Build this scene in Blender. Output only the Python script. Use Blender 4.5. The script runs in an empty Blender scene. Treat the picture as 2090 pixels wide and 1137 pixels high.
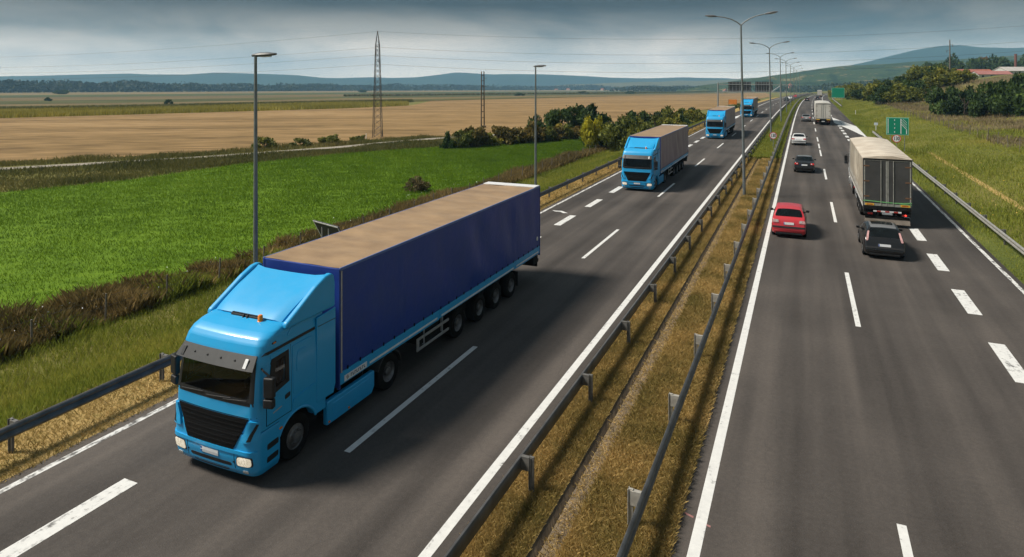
import bpy, bmesh, math, random
import numpy as np
from mathutils import Vector, Matrix

# ------------------------------------------------------------------ camera, sky, sun, exposure
SC = bpy.context.scene
COL = SC.collection
PSI = math.radians(23.978)          # the camera looks to the left of the road's direction (+Y)
CS, SN = math.cos(PSI), math.sin(PSI)
cam_data = bpy.data.cameras.new('camera')
cam = bpy.data.objects.new('camera', cam_data)
COL.objects.link(cam)
cam.location = (0, 0, 8.8)
cam.rotation_euler = (math.pi / 2, 0, PSI)
cam_data.sensor_width = 36.0
cam_data.lens = 36.0 * 1340 / 2090
cam_data.shift_y = -(568.5 - 157.0) / 2090
cam_data.clip_start = 0.1
cam_data.clip_end = 40000
SC.camera = cam

SUN_EL = math.radians(50)
SUN_H = Vector((-CS, -SN, 0))       # horizontal direction towards the sun
sun_dir = Vector((SUN_H.x * math.cos(SUN_EL), SUN_H.y * math.cos(SUN_EL), math.sin(SUN_EL)))

W = bpy.data.worlds.new('World')
SC.world = W
W.use_nodes = True
nt = W.node_tree
nt.nodes.clear()
def wn(t, **kw):
    n = nt.nodes.new(t)
    for k, v in kw.items():
        setattr(n, k, v)
    return n
out = wn('ShaderNodeOutputWorld')
bg = wn('ShaderNodeBackground')
sky = wn('ShaderNodeTexSky', sky_type='NISHITA')
sky.sun_disc = False
sky.sun_elevation = SUN_EL
sky.sun_rotation = math.atan2(SUN_H.x, SUN_H.y)
sky.air_density = 1.0
sky.dust_density = 2.5
tc = wn('ShaderNodeTexCoord')
sep = wn('ShaderNodeSeparateXYZ')
nt.links.new(tc.outputs['Generated'], sep.inputs[0])
def wmath(op, a, b=None, c=None):
    n = wn('ShaderNodeMath', operation=op)
    for i, x in enumerate((a, b, c)):
        if x is None: continue
        if isinstance(x, (int, float)): n.inputs[i].default_value = x
        else: nt.links.new(x, n.inputs[i])
    return n.outputs[0]
zc = wmath('MAXIMUM', sep.outputs['Z'], 0.0)
rot = wn('ShaderNodeMapping')
rot.inputs['Location'].default_value = (3.1, 1.7, .4)
rot.inputs['Scale'].default_value = (2.8, 2.8, 10.5)
nt.links.new(tc.outputs['Generated'], rot.inputs[0])
n1 = wn('ShaderNodeTexNoise'); n1.inputs['Scale'].default_value = 1.0; n1.inputs['Detail'].default_value = 7; n1.inputs['Roughness'].default_value = .54
n1.inputs['Distortion'].default_value = .5
nt.links.new(rot.outputs[0], n1.inputs['Vector'])
n2 = wn('ShaderNodeTexNoise'); n2.inputs['Scale'].default_value = .5; n2.inputs['Detail'].default_value = 4
nt.links.new(rot.outputs[0], n2.inputs['Vector'])
# cloud deck: pale near the horizon, slate overhead
grad = wn('ShaderNodeValToRGB')
g = grad.color_ramp
g.elements[0].position = 0.0; g.elements[0].color = (1.35, 1.2, .98, 1)
g.elements[1].position = 0.6; g.elements[1].color = (.13, .155, .17, 1)
e = g.elements.new(.03); e.color = (.80, .75, .66, 1)
e = g.elements.new(.065); e.color = (.22, .225, .21, 1)
e = g.elements.new(.108); e.color = (.026, .034, .034, 1)
e = g.elements.new(.24); e.color = (.13, .155, .165, 1)
nt.links.new(zc, grad.inputs[0])
cl = wn('ShaderNodeValToRGB')
c = cl.color_ramp
c.elements[0].position = .41; c.elements[0].color = (.24, .38, .46, 1)
c.elements[1].position = .60; c.elements[1].color = (1.75, 1.58, 1.46, 1)
e = c.elements.new(.50); e.color = (.95, .95, .94, 1)
nsum = wmath('ADD', wmath('MULTIPLY', n1.outputs['Fac'], .62), wmath('MULTIPLY', n2.outputs['Fac'], .38))
nt.links.new(nsum, cl.inputs[0])
mul = wn('ShaderNodeMix', data_type='RGBA', blend_type='MULTIPLY')
# clouds melt into one pale veil at the horizon
fac = wn('ShaderNodeMapRange'); fac.inputs['From Min'].default_value = .0; fac.inputs['From Max'].default_value = .075
fac.inputs['To Min'].default_value = .25; fac.inputs['To Max'].default_value = 1.0
nt.links.new(zc, fac.inputs[0]); nt.links.new(fac.outputs[0], mul.inputs['Factor'])
nt.links.new(grad.outputs[0], mul.inputs['A']); nt.links.new(cl.outputs[0], mul.inputs['B'])
# thin gaps let the sky itself through
gap = wn('ShaderNodeMapRange'); gap.inputs['From Min'].default_value = .45; gap.inputs['From Max'].default_value = .32
gap.inputs['To Min'].default_value = 0.06; gap.inputs['To Max'].default_value = .35
nt.links.new(nsum, gap.inputs[0])
skm = wn('ShaderNodeVectorMath', operation='SCALE'); skm.inputs['Scale'].default_value = .08
nt.links.new(sky.outputs[0], skm.inputs[0])
fin = wn('ShaderNodeMix', data_type='RGBA')
nt.links.new(gap.outputs[0], fin.inputs['Factor'])
nt.links.new(mul.outputs['Result'], fin.inputs['A']); nt.links.new(skm.outputs[0], fin.inputs['B'])
nt.links.new(fin.outputs['Result'], bg.inputs['Color'])
bg.inputs['Strength'].default_value = 1.0
nt.links.new(bg.outputs[0], out.inputs[0])

sun_data = bpy.data.lights.new('sun', 'SUN')
sun = bpy.data.objects.new('sun', sun_data)
COL.objects.link(sun)
sun.rotation_euler = sun_dir.to_track_quat('Z', 'Y').to_euler()
sun.location = (0, 0, 60)
sun_data.energy = 3.7
sun_data.angle = math.radians(15.0)
sun_data.color = (1.0, .93, .82)

SC.view_settings.view_transform = 'Standard'
SC.view_settings.look = 'None'
SC.view_settings.exposure = 0.52
SC.view_settings.gamma = 1.0
SC.render.engine = 'CYCLES'
SC.cycles.use_denoising = True
SC.cycles.max_bounces = 5
SC.cycles.diffuse_bounces = 2
SC.cycles.volume_bounces = 1
SC.cycles.use_adaptive_sampling = True

rng = np.random.default_rng(11)
random.seed(5)

# ------------------------------------------------------------------ helpers
def tag(o, label=None, cat=None, group=None, kind=None):
    if label: o['label'] = label
    if cat: o['category'] = cat
    if group: o['group'] = group
    if kind: o['kind'] = kind
    return o

def link(o, parent=None):
    COL.objects.link(o)
    if parent is not None: o.parent = parent
    return o

def empty(name, loc=(0, 0, 0), rz_=0, parent=None):
    o = bpy.data.objects.new(name, None)
    o.empty_display_size = .2
    link(o, parent)
    o.location = loc
    o.rotation_euler = (0, 0, rz_)
    return o

def copy_tree(o, parent=None):
    c = o.copy()
    COL.objects.link(c)
    c.parent = parent
    for ch in list(o.children):
        copy_tree(ch, c)
    return c

class MB:
    """collects simple solids, then becomes one mesh object"""
    def __init__(s): s.v = []; s.f = []
    def add(s, vs, fs):
        n = len(s.v); s.v += [tuple(v) for v in vs]; s.f += [tuple(i + n for i in f) for f in fs]; return s
    def box(s, c, d, rz=0, rx=0, ry=0):
        m = Matrix.Rotation(rz, 3, 'Z') @ Matrix.Rotation(ry, 3, 'Y') @ Matrix.Rotation(rx, 3, 'X')
        vs = []
        for x in (-.5, .5):
            for y in (-.5, .5):
                for z in (-.5, .5):
                    p = m @ Vector((x * d[0], y * d[1], z * d[2])); vs.append((p.x + c[0], p.y + c[1], p.z + c[2]))
        return s.add(vs, [(0, 1, 3, 2), (4, 6, 7, 5), (0, 4, 5, 1), (2, 3, 7, 6), (0, 2, 6, 4), (1, 5, 7, 3)])
    def bx(s, x0, x1, y0, y1, z0, z1):
        return s.box(((x0 + x1) / 2, (y0 + y1) / 2, (z0 + z1) / 2), (abs(x1 - x0), abs(y1 - y0), abs(z1 - z0)))
    def tube(s, p0, p1, r0, r1=None, n=8, cap=True):
        r1 = r0 if r1 is None else r1
        p0, p1 = Vector(p0), Vector(p1)
        q = (p1 - p0).to_track_quat('Z', 'Y')
        vs = []
        for p, r in ((p0, r0), (p1, r1)):
            for i in range(n):
                a = 2 * math.pi * i / n
                vs.append(p + q @ Vector((r * math.cos(a), r * math.sin(a), 0)))
        fs = [(i, (i + 1) % n, n + (i + 1) % n, n + i) for i in range(n)]
        if cap: fs += [tuple(range(n - 1, -1, -1)), tuple(range(n, 2 * n))]
        return s.add(vs, fs)
    def path(s, pts, r, n=6):
        pts = [Vector(p) for p in pts]
        rs = r if isinstance(r, (list, tuple)) else [r] * len(pts)
        vs = []; fs = []
        for i, p in enumerate(pts):
            t = (pts[min(i + 1, len(pts) - 1)] - pts[max(i - 1, 0)]).normalized()
            q = t.to_track_quat('Z', 'Y')
            for k in range(n):
                a = 2 * math.pi * k / n
                vs.append(p + q @ Vector((rs[i] * math.cos(a), rs[i] * math.sin(a), 0)))
        for i in range(len(pts) - 1):
            for k in range(n):
                fs.append((i * n + k, i * n + (k + 1) % n, (i + 1) * n + (k + 1) % n, (i + 1) * n + k))
        fs += [tuple(range(n - 1, -1, -1)), tuple(range((len(pts) - 1) * n, len(pts) * n))]
        return s.add(vs, fs)
    def lathe(s, prof, axis='X', c=(0, 0, 0), n=24):
        """prof: (radius, along-axis) pairs"""
        vs = []; fs = []
        for r, h in prof:
            for k in range(n):
                a = 2 * math.pi * k / n
                u, w = r * math.cos(a), r * math.sin(a)
                p = {'X': (h, u, w), 'Y': (u, h, w), 'Z': (u, w, h)}[axis]
                vs.append((p[0] + c[0], p[1] + c[1], p[2] + c[2]))
        for i in range(len(prof) - 1):
            for k in range(n):
                fs.append((i * n + k, i * n + (k + 1) % n, (i + 1) * n + (k + 1) % n, (i + 1) * n + k))
        return s.add(vs, fs)
    def prism(s, poly, a0, a1, axis='X'):
        """extrude a polygon of (p, q) along an axis: X -> (a, p, q), Y -> (p, a, q), Z -> (p, q, a)"""
        n = len(poly)
        def mk(a, p): return {'X': (a, p[0], p[1]), 'Y': (p[0], a, p[1]), 'Z': (p[0], p[1], a)}[axis]
        vs = [mk(a0, p) for p in poly] + [mk(a1, p) for p in poly]
        fs = [(i, (i + 1) % n, n + (i + 1) % n, n + i) for i in range(n)] + [tuple(range(n - 1, -1, -1)), tuple(range(n, 2 * n))]
        return s.add(vs, fs)
    def build(s, name, mat, parent=None, smooth=False, bevel=0, seg=2, fix=True):
        me = bpy.data.meshes.new(name)
        me.from_pydata(s.v, [], s.f)
        if fix:
            bm = bmesh.new(); bm.from_mesh(me); bmesh.ops.recalc_face_normals(bm, faces=bm.faces); bm.to_mesh(me); bm.free()
        if mat is not None: me.materials.append(mat)
        if smooth:
            me.polygons.foreach_set('use_smooth', [True] * len(me.polygons))
            try: me.set_sharp_from_angle(angle=math.radians(smooth if smooth is not True else 40))
            except Exception: pass
        o = bpy.data.objects.new(name, me)
        link(o, parent)
        if bevel:
            b = o.modifiers.new('bevel', 'BEVEL'); b.width = bevel; b.segments = seg; b.limit_method = 'ANGLE'
        return o

def np_mesh(name, V, F, mat, tone=None, parent=None, smooth=False):
    """V (n,3), F (m,k) arrays -> mesh object"""
    V = np.ascontiguousarray(V, np.float32); F = np.ascontiguousarray(F, np.int32)
    me = bpy.data.meshes.new(name)
    me.vertices.add(len(V)); me.vertices.foreach_set('co', V.ravel())
    m, k = F.shape
    me.loops.add(m * k); me.loops.foreach_set('vertex_index', F.ravel())
    me.polygons.add(m)
    me.polygons.foreach_set('loop_start', np.arange(0, m * k, k, dtype=np.int32))
    if smooth: me.polygons.foreach_set('use_smooth', np.ones(m, bool))
    if tone is not None:
        a = me.attributes.new('tone', 'FLOAT', 'POINT'); a.data.foreach_set('value', np.ascontiguousarray(tone, np.float32))
    me.update(calc_edges=True)
    if mat is not None: me.materials.append(mat)
    o = bpy.data.objects.new(name, me)
    return link(o, parent)

def grid_mesh(name, P, mat, parent=None, smooth=True):
    """P: array (nu, nv, 3) -> sheet"""
    nu, nv, _ = P.shape
    idx = np.arange(nu * nv).reshape(nu, nv)
    F = np.stack([idx[:-1, :-1], idx[1:, :-1], idx[1:, 1:], idx[:-1, 1:]], -1).reshape(-1, 4)
    return np_mesh(name, P.reshape(-1, 3), F, mat, parent=parent, smooth=smooth)

# ------------------------------------------------------------------ materials
class Nd:
    def __init__(s, name):
        s.m = bpy.data.materials.new(name); s.m.use_nodes = True
        s.t = s.m.node_tree; s.b = s.t.nodes['Principled BSDF']; s.o = s.t.nodes['Material Output']
    def new(s, t, **kw):
        n = s.t.nodes.new(t)
        for k, v in kw.items(): setattr(n, k, v)
        return n
    def ln(s, a, b): s.t.links.new(a, b)
    def coord(s, kind='Object', scale=(1, 1, 1)):
        if kind == 'World': src = s.new('ShaderNodeNewGeometry').outputs['Position']
        else: src = s.new('ShaderNodeTexCoord').outputs[kind]
        mp = s.new('ShaderNodeMapping'); mp.inputs['Scale'].default_value = scale
        s.ln(src, mp.inputs[0]); return mp.outputs[0]
    def noise(s, vec, scale, detail=4, rough=.55, dist=0):
        n = s.new('ShaderNodeTexNoise'); n.inputs['Scale'].default_value = scale; n.inputs['Detail'].default_value = detail
        n.inputs['Roughness'].default_value = rough; n.inputs['Distortion'].default_value = dist
        if vec is not None: s.ln(vec, n.inputs['Vector'])
        return n.outputs['Fac']
    def ramp(s, fac, stops):
        r = s.new('ShaderNodeValToRGB'); cr = r.color_ramp
        cr.elements[0].position = stops[0][0]; cr.elements[0].color = (*stops[0][1], 1)
        cr.elements[1].position = stops[-1][0]; cr.elements[1].color = (*stops[-1][1], 1)
        for p, c_ in stops[1:-1]:
            e_ = cr.elements.new(p); e_.color = (*c_, 1)
        s.ln(fac, r.inputs[0]); return r.outputs[0]
    def mix(s, fac, a, b, mode='MIX'):
        n = s.new('ShaderNodeMix', data_type='RGBA', blend_type=mode)
        for sock, x in ((n.inputs['Factor'], fac), (n.inputs['A'], a), (n.inputs['B'], b)):
            if isinstance(x, (int, float)): sock.default_value = x
            elif isinstance(x, tuple): sock.default_value = (*x, 1)
            else: s.ln(x, sock)
        return n.outputs['Result']
    def math(s, op, a, b=0.0):
        n = s.new('ShaderNodeMath', operation=op)
        for i, x in enumerate((a, b)):
            if isinstance(x, (int, float)): n.inputs[i].default_value = x
            else: s.ln(x, n.inputs[i])
        return n.outputs[0]
    def bump(s, h, strength=.3, dist=.02):
        n = s.new('ShaderNodeBump'); n.inputs['Strength'].default_value = strength; n.inputs['Distance'].default_value = dist
        s.ln(h, n.inputs['Height']); s.ln(n.outputs[0], s.b.inputs['Normal'])
    def base(s, c_):
        if isinstance(c_, tuple): s.b.inputs['Base Color'].default_value = (*c_, 1)
        else: s.ln(c_, s.b.inputs['Base Color'])
    def set(s, rough=.6, metal=0, spec=.5, coat=0, coat_rough=.05):
        s.b.inputs['Roughness'].default_value = rough; s.b.inputs['Metallic'].default_value = metal
        s.b.inputs['Specular IOR Level'].default_value = spec
        s.b.inputs['Coat Weight'].default_value = coat; s.b.inputs['Coat Roughness'].default_value = coat_rough

MATS = {}
def mat(name, col, rough=.6, metal=0, spec=.5, var=.12, scale=6, bump=0, bscale=40, coat=0, kind='Object', stretch=(1, 1, 1)):
    if name in MATS: return MATS[name]
    k = Nd(name)
    v = k.coord(kind, stretch)
    n = k.noise(v, scale, 5)
    k.base(k.ramp(n, [(.25, tuple(x * (1 - var) for x in col)), (.75, tuple(min(1, x * (1 + var)) for x in col))]))
    k.set(rough, metal, spec, coat, .12)
    if bump: k.bump(k.noise(v, bscale, 3), bump, .01)
    MATS[name] = k.m
    return k.m

def paint(name, col, dirt=.25, rough=.35, coat=.35):
    """vehicle paint with a thin film of road dust"""
    if name in MATS: return MATS[name]
    k = Nd(name)
    v = k.coord('Object')
    n = k.noise(v, 2.2, 6, .6); n2 = k.noise(v, 26, 3)
    d = k.math('MULTIPLY', k.math('ADD', k.math('MULTIPLY', n, .7), k.math('MULTIPLY', n2, .3)), dirt)
    k.base(k.mix(d, col, (.16, .14, .12)))
    k.set(rough, 0, .5, coat, .10)
    rr = k.new('ShaderNodeMapRange'); rr.inputs['To Min'].default_value = rough - .08; rr.inputs['To Max'].default_value = rough + .2
    k.ln(n, rr.inputs[0]); k.ln(rr.outputs[0], k.b.inputs['Roughness'])
    MATS[name] = k.m
    return k.m

def tarp(name, col, dirtcol, amt=.3, wr=.25):
    k = Nd(name)
    v = k.coord('Object', (1, 1, 1)); n = k.noise(v, .9, 6, .62, .4)
    v2 = k.coord('Object', (.45, 1, .5)); n2 = k.noise(v2, 2.2, 5)
    sm_ = k.new('ShaderNodeMapRange'); sm_.inputs['From Min'].default_value = .36; sm_.inputs['From Max'].default_value = .66
    k.ln(k.math('ADD', k.math('MULTIPLY', n, .5), k.math('MULTIPLY', n2, .5)), sm_.inputs[0]); f = k.math('MULTIPLY', sm_.outputs[0], amt)
    k.base(k.mix(f, col, dirtcol))
    k.set(.40, 0, .5)
    k.bump(k.math('ADD', n, k.math('MULTIPLY', k.noise(v, 5, 3), .35)), wr, .05)
    return k.m

def foliage(name, stops, rough=.65, trans=.25, big=.0, bscale=.12):
    """leaves and blades: colour from each leaf's own tone"""
    k = Nd(name)
    a = k.new('ShaderNodeAttribute'); a.attribute_name = 'tone'
    f = a.outputs['Fac']
    if big:
        n = k.noise(k.coord('World'), bscale, 3)
        f = k.math('ADD', k.math('MULTIPLY', f, 1 - big), k.math('MULTIPLY', n, big))
    colr = k.ramp(f, stops)
    k.base(colr); k.set(rough, 0, .25)
    tr = k.new('ShaderNodeBsdfTranslucent'); k.ln(colr, tr.inputs['Color'])
    mx = k.new('ShaderNodeMixShader'); mx.inputs[0].default_value = trans
    k.ln(k.b.outputs[0], mx.inputs[1]); k.ln(tr.outputs[0], mx.inputs[2]); k.ln(mx.outputs[0], k.o.inputs['Surface'])
    return k.m

def ground_mat(name, stops, scale=.15, fine=3.0, fine_amt=.35, stretch=(1, 1, 1), rot=0, bump=.4, bdist=.05):
    k = Nd(name)
    g_ = k.new('ShaderNodeNewGeometry')
    mp = k.new('ShaderNodeMapping'); mp.inputs['Rotation'].default_value = (0, 0, rot)
    k.ln(g_.outputs['Position'], mp.inputs[0])
    mp2 = k.new('ShaderNodeMapping'); mp2.inputs['Scale'].default_value = stretch
    k.ln(mp.outputs[0], mp2.inputs[0])
    n = k.noise(mp2.outputs[0], scale, 8, .6)
    n2 = k.noise(mp2.outputs[0], fine, 4, .6)
    f = k.math('ADD', k.math('MULTIPLY', n, 1 - fine_amt), k.math('MULTIPLY', n2, fine_amt))
    k.base(k.ramp(f, stops)); k.set(.9, 0, .15)
    if bump: k.bump(n2, bump, bdist)
    return k.m

# ------------------------------------------------------------------ the lie of the land
def softplus(x, k): x = np.asarray(x, float); return k * np.logaddexp(0, x / k)
def cx(Y):
    Y = np.asarray(Y, float); q = np.clip(Y - 120, 0, 580)
    return 4.6e-5 * q * q + 2 * 4.6e-5 * 580 * np.maximum(0, Y - 700)
def rz(Y): return -.0157 * softplus(np.asarray(Y, float) - 230, 40)
GRX = [9.2, 10.5, 12.5, 15, 19, 30, 60, 100, 160, 400, 3000]
GRZ = [-.02, -.12, -.3, .3, 1.0, 1.4, 6.5, 13.5, 20, 26, 26]
def zt(X, Y):
    X = np.asarray(X, float); Y = np.asarray(Y, float)
    xr = X - cx(Y); r = rz(Y)
    d = -X * SN + Y * CS
    zl = -2.0 - .0175 * softplus(d - 110, 20)
    t = np.clip((-17.3 - xr) / 8.0, 0, 1); t = t * t * (3 - 2 * t)
    left = (r - .06) * (1 - t) + np.minimum(r - .06, zl) * t
    right = r + np.interp(xr, GRX, GRZ) + 4.8 * np.exp(-((xr - 40) / 15) ** 2 - ((Y - 258) / 62) ** 2)
    return np.where(xr < -17.3, left, np.where(xr > 9.2, right, np.where(np.abs(xr + 4.0) < 1.3, r - .55, r - .06)))
def zf(x, y): return float(zt(x, y))
def on(x, y, dz=0): return (x, y, zf(x, y) + dz)
def onroad(xr, y, dz=0): return (xr + float(cx(y)), y, float(rz(y)) + dz)
HAZE = 1.7e-4
# ------------------------------------------------------------------ ground
XR = np.array([-6200, -5300, -4500, -3300, -2500, -1900, -1450, -1100, -850, -650, -520, -420, -340, -280, -230, -190, -160, -135, -115, -98, -84, -72, -62, -53, -46, -40, -35, -31, -28, -26, -25, -24, -23, -22, -21, -20, -19, -18.3, -17.7, -17.3, -16.5, -11, -6.0, -5.2, -2.8, -2.0, 4, 8.6, 9.2, 10.5, 12.5, 13.7, 15, 17, 19, 22, 26, 30, 34, 38, 43, 48, 54, 60, 70, 80, 100, 130, 160, 250, 400, 800, 1600, 3000, 4000, 5000], float)
YG = np.concatenate([[-400, -150, -70], np.arange(-40, 120, 4.), np.arange(120, 300, 10.), np.arange(300, 900, 30.), [900, 1000, 1200, 1500, 1900, 2400, 3000, 4000, 5200, 6600]])
gx, gy = np.meshgrid(XR, YG, indexing='ij')
gX = gx + cx(gy)
gZ = zt(gX, gy)
M_ground = ground_mat('meadow', [(.25, (.08, .085, .022)), (.42, (.13, .135, .032)), (.55, (.18, .165, .05)), (.68, (.22, .185, .07)), (.85, (.14, .16, .035))], scale=.09, fine=1.3, fine_amt=.4, bump=.5)
tag(grid_mesh('ground', np.stack([gX, gy, gZ], -1), M_ground), kind='structure')

# ------------------------------------------------------------------ the motorway
YR = np.concatenate([np.arange(-14, 60, 2.), np.arange(60, 300, 5.), np.arange(300, 760, 10.)])
def strip(name, xs, m, Y=YR, dz=0.0, parent=None, zs=None):
    """a sheet that follows the road; xs = offsets across it"""
    xs = np.asarray(xs, float)
    zs = np.zeros(len(xs)) if zs is None else np.asarray(zs, float)
    P = np.stack([xs[:, None] + cx(Y)[None, :], np.repeat(Y[None, :], len(xs), 0), zs[:, None] + rz(Y)[None, :] + dz], -1)
    return grid_mesh(name, P, m, parent, smooth=False)

def asphalt():
    k = Nd('asphalt')
    v = k.coord('World'); vs = k.coord('World', (1, .035, 1))
    tracks = k.noise(vs, .9, 3, .5)
    blot = k.noise(v, .16, 5, .6)
    grit = k.noise(v, 38, 2, .6); grit2 = k.noise(v, 9, 4, .65)
    f = k.math('ADD', k.math('MULTIPLY', tracks, .46), k.math('ADD', k.math('MULTIPLY', blot, .24), k.math('ADD', k.math('MULTIPLY', grit, .17), k.math('MULTIPLY', grit2, .13))))
    col_ = k.ramp(f, [(.38, (.031, .026, .023)), (.5, (.067, .058, .052)), (.62, (.116, .099, .087))])
    sp = k.new('ShaderNodeTexVoronoi'); sp.inputs['Scale'].default_value = 14; k.ln(v, sp.inputs['Vector'])
    st = k.new('ShaderNodeMapRange'); st.inputs['From Min'].default_value = .05; st.inputs['From Max'].default_value = .12
    st.inputs['To Min'].default_value = .4; st.inputs['To Max'].default_value = 0
    k.ln(sp.outputs['Distance'], st.inputs[0])
    col_ = k.mix(st.outputs[0], col_, (.20, .185, .17))
    # fine cracks across the lanes
    cr = k.new('ShaderNodeTexVoronoi', feature='DISTANCE_TO_EDGE'); cr.inputs['Scale'].default_value = .11
    wob = k.new('ShaderNodeVectorMath', operation='ADD')
    wn_ = k.new('ShaderNodeTexNoise'); wn_.inputs['Scale'].default_value = .8; k.ln(v, wn_.inputs['Vector'])
    k.ln(v, wob.inputs[0]); k.ln(wn_.outputs['Color'], wob.inputs[1]); k.ln(wob.outputs[0], cr.inputs['Vector'])
    ck = k.new('ShaderNodeMapRange'); ck.inputs['From Min'].default_value = .0005; ck.inputs['From Max'].default_value = .002
    ck.inputs['To Min'].default_value = .18; ck.inputs['To Max'].default_value = 0
    k.ln(cr.outputs['Distance'], ck.inputs[0])
    col_ = k.mix(ck.outputs[0], col_, (.03, .028, .027))
    k.base(col_); k.set(.78, 0, .35)
    k.bump(k.math('ADD', grit, grit2), .6, .01)
    return k.m
M_asph = asphalt()
def marking(name, wear):
    k = Nd(name)
    v = k.coord('World'); n = k.noise(v, 5.5, 6, .7); n2 = k.noise(k.coord('World', (3, .35, 1)), 2.4, 4, .6)
    f = k.math('ADD', k.math('MULTIPLY', n, .55), k.math('MULTIPLY', n2, .45))
    mr = k.new('ShaderNodeMapRange'); mr.inputs['From Min'].default_value = wear - .05; mr.inputs['From Max'].default_value = wear + .06
    k.ln(f, mr.inputs[0])
    tone = k.ramp(n, [(.3, (.60, .60, .59)), (.7, (.74, .74, .72))])
    k.base(k.mix(mr.outputs[0], (.10, .095, .09), tone)); k.set(.6, 0, .4)
    return k.m
M_line = marking('road_paint', .37); M_worn = marking('worn_road_paint', .465); M_dash = marking('wide_dash_paint', .41)

road_l = tag(strip('road_oncoming', [-15.95, -13, -9, -5.8], M_asph), kind='structure')
road_r = tag(strip('road_outbound', [-2.3, 1.5, 5, 8.52], M_asph), kind='structure')
Yl = YR[YR < 700]
def line(name, x, w, m, parent, Y=Yl):
    return strip(name, [x - w / 2, x + w / 2], m, Y, .004, parent)
line('edge_line', -6.36, .22, M_line, road_l)
line('edge_line', -15.58, .17, M_worn, road_l, Y=Yl[Yl < 150])
line('edge_line', -13.5, .2, M_line, road_l, Y=Yl[Yl >= 160])
line('edge_line', -1.86, .22, M_line, road_r)
line('edge_line', 8.22, .17, M_worn, road_r, Y=Yl[Yl < 122])
line('edge_line', 5.6, .2, M_line, road_r, Y=Yl[Yl >= 165])
def dash(x, y0, y1, w, m, parent, name='lane_dash'):
    return strip(name, [x - w / 2, x + w / 2], m, np.linspace(y0, y1, 3), .004, parent)
for k in range(24):
    y = 14.9 + 18.2 * k
    dash(1.75, y - 7.0, y, .17, M_line, road_r)
dash(1.75, 89.4, 95.6, .17, M_line, road_r)
for k in range(24):
    y = 12.5 + 18.0 * k
    dash(-9.8, y, y + 6.6, .17, M_line, road_l)
for k in range(-1, 21):
    dash(-13.4, 6.7 + 6 * k, 9.7 + 6 * k, .42, M_dash, road_l)
for k in range(-2, 22):
    dash(5.8, 23.2 + 6 * k, 26.3 + 6 * k, .46, M_dash, road_r)
def flat(name, pts, m, parent):
    b = MB(); b.add([onroad(x, y, .005) for x, y in pts], [tuple(range(len(pts)))]); return b.build(name, m, parent)
flat('gore_marking', [(8.45, 109), (7.9, 113.5), (7.1, 123), (5.3, 141), (5.55, 163), (5.75, 158), (7.3, 144), (8.55, 132)], M_line, road_r)
flat('gore_marking', [(-15.5, 119), (-15.55, 128), (-13.6, 164), (-13.25, 150), (-14.2, 136)], M_line, road_l)
# a small painted survey mark beside the hard shoulder, two spray marks by the inner line
flat('survey_mark', [(-15.2, 40.7), (-14.9, 40.4), (-14.55, 40.45), (-14.2, 40.1), (-13.95, 40.25), (-14.2, 40.45), (-14.55, 40.75), (-14.9, 40.65)], M_line, road_l)
M_pink = mat('pink_spray', (.32, .15, .14), .8)
flat('spray_mark', [(-2.20, 13.55), (-2.02, 13.49), (-2.02, 13.43), (-2.2, 13.5)], M_pink, road_r)
flat('spray_mark', [(-1.75, 13.36), (-1.67, 13.34), (-1.67, 13.28), (-1.75, 13.31)], M_pink, road_r)

# ------------------------------------------------------------------ the median with its drain
M_dry = ground_mat('dry_turf', [(.34, (.14, .11, .035)), (.44, (.30, .215, .075)), (.54, (.42, .295, .12)), (.64, (.23, .18, .06))], scale=.5, fine=7, fine_amt=.5, bump=.6)
M_greenturf = ground_mat('rough_turf', [(.3, (.05, .07, .015)), (.55, (.12, .14, .03)), (.75, (.22, .19, .06))], scale=.2, fine=4, fine_amt=.45, bump=.6)
M_conc = mat('drain_concrete', (.15, .115, .078), .9, var=.45, scale=3, bump=.4, kind='World')
Yn = YR[YR <= 76]; Yf = YR[YR >= 75]
med = tag(strip('median', [-5.95, -5.72, -5.2, -4.64], M_dry, Yn, zs=[-.05, .015, .05, .03]), kind='structure')
strip('turf_strip', [-4.04, -3.6, -2.6, -2.22], M_dry, Yn, zs=[.02, .05, .05, -.03], parent=med)
strip('drain_channel', [-4.66, -4.64, -4.62, -4.49, -4.47, -4.06, -4.02], M_conc, Yn, zs=[-.05, .035, -.30, -.30, .0, .015, -.05], parent=med)
strip('turf_strip', [-5.95, -5.72, -4.9, -4.2, -3.6, -2.7, -2.22], M_greenturf, Yf, zs=[-.05, .03, .06, .0, .06, .05, -.03], parent=med)
# dry mown edges along the shoulders
strip('mown_edge', [-18.2, -17.4, -16.4, -15.8], M_dry, YR[YR < 400], zs=[-.14, -.02, .01, -.02], parent=med)
strip('mown_edge', [8.4, 8.7, 9.5, 10.3], M_greenturf, YR[YR < 400], zs=[-.02, .01, -.0, -.08], parent=med)

# ------------------------------------------------------------------ fields on the plain to the left
def resample(pts, n):
    p = np.asarray(pts, float); s = np.concatenate([[0], np.cumsum(np.hypot(*np.diff(p, axis=0).T))]); t = np.linspace(0, s[-1], n)
    return np.stack([np.interp(t, s, p[:, 0]), np.interp(t, s, p[:, 1])], -1)
def field(name, near, far, m, nx=40, ny=14, lift=.05):
    a = resample(near, nx); b = resample(far, nx)
    t = np.linspace(0, 1, ny)[None, :, None]
    P = a[:, None, :] * (1 - t) + b[:, None, :] * t
    d = -P[..., 0] * SN + P[..., 1] * CS
    Z = zt(P[..., 0], P[..., 1]) + lift + np.maximum(0, d - 100) * 3e-4
    return tag(grid_mesh(name, np.concatenate([P, Z[..., None]], -1), m), kind='structure')
M_green = ground_mat('sown_field', [(.28, (.060, .110, .007)), (.45, (.095, .175, .009)), (.6, (.125, .215, .012)), (.75, (.16, .205, .025))], scale=.35, fine=2.2, fine_amt=.5, bump=.8, bdist=.1)
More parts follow.
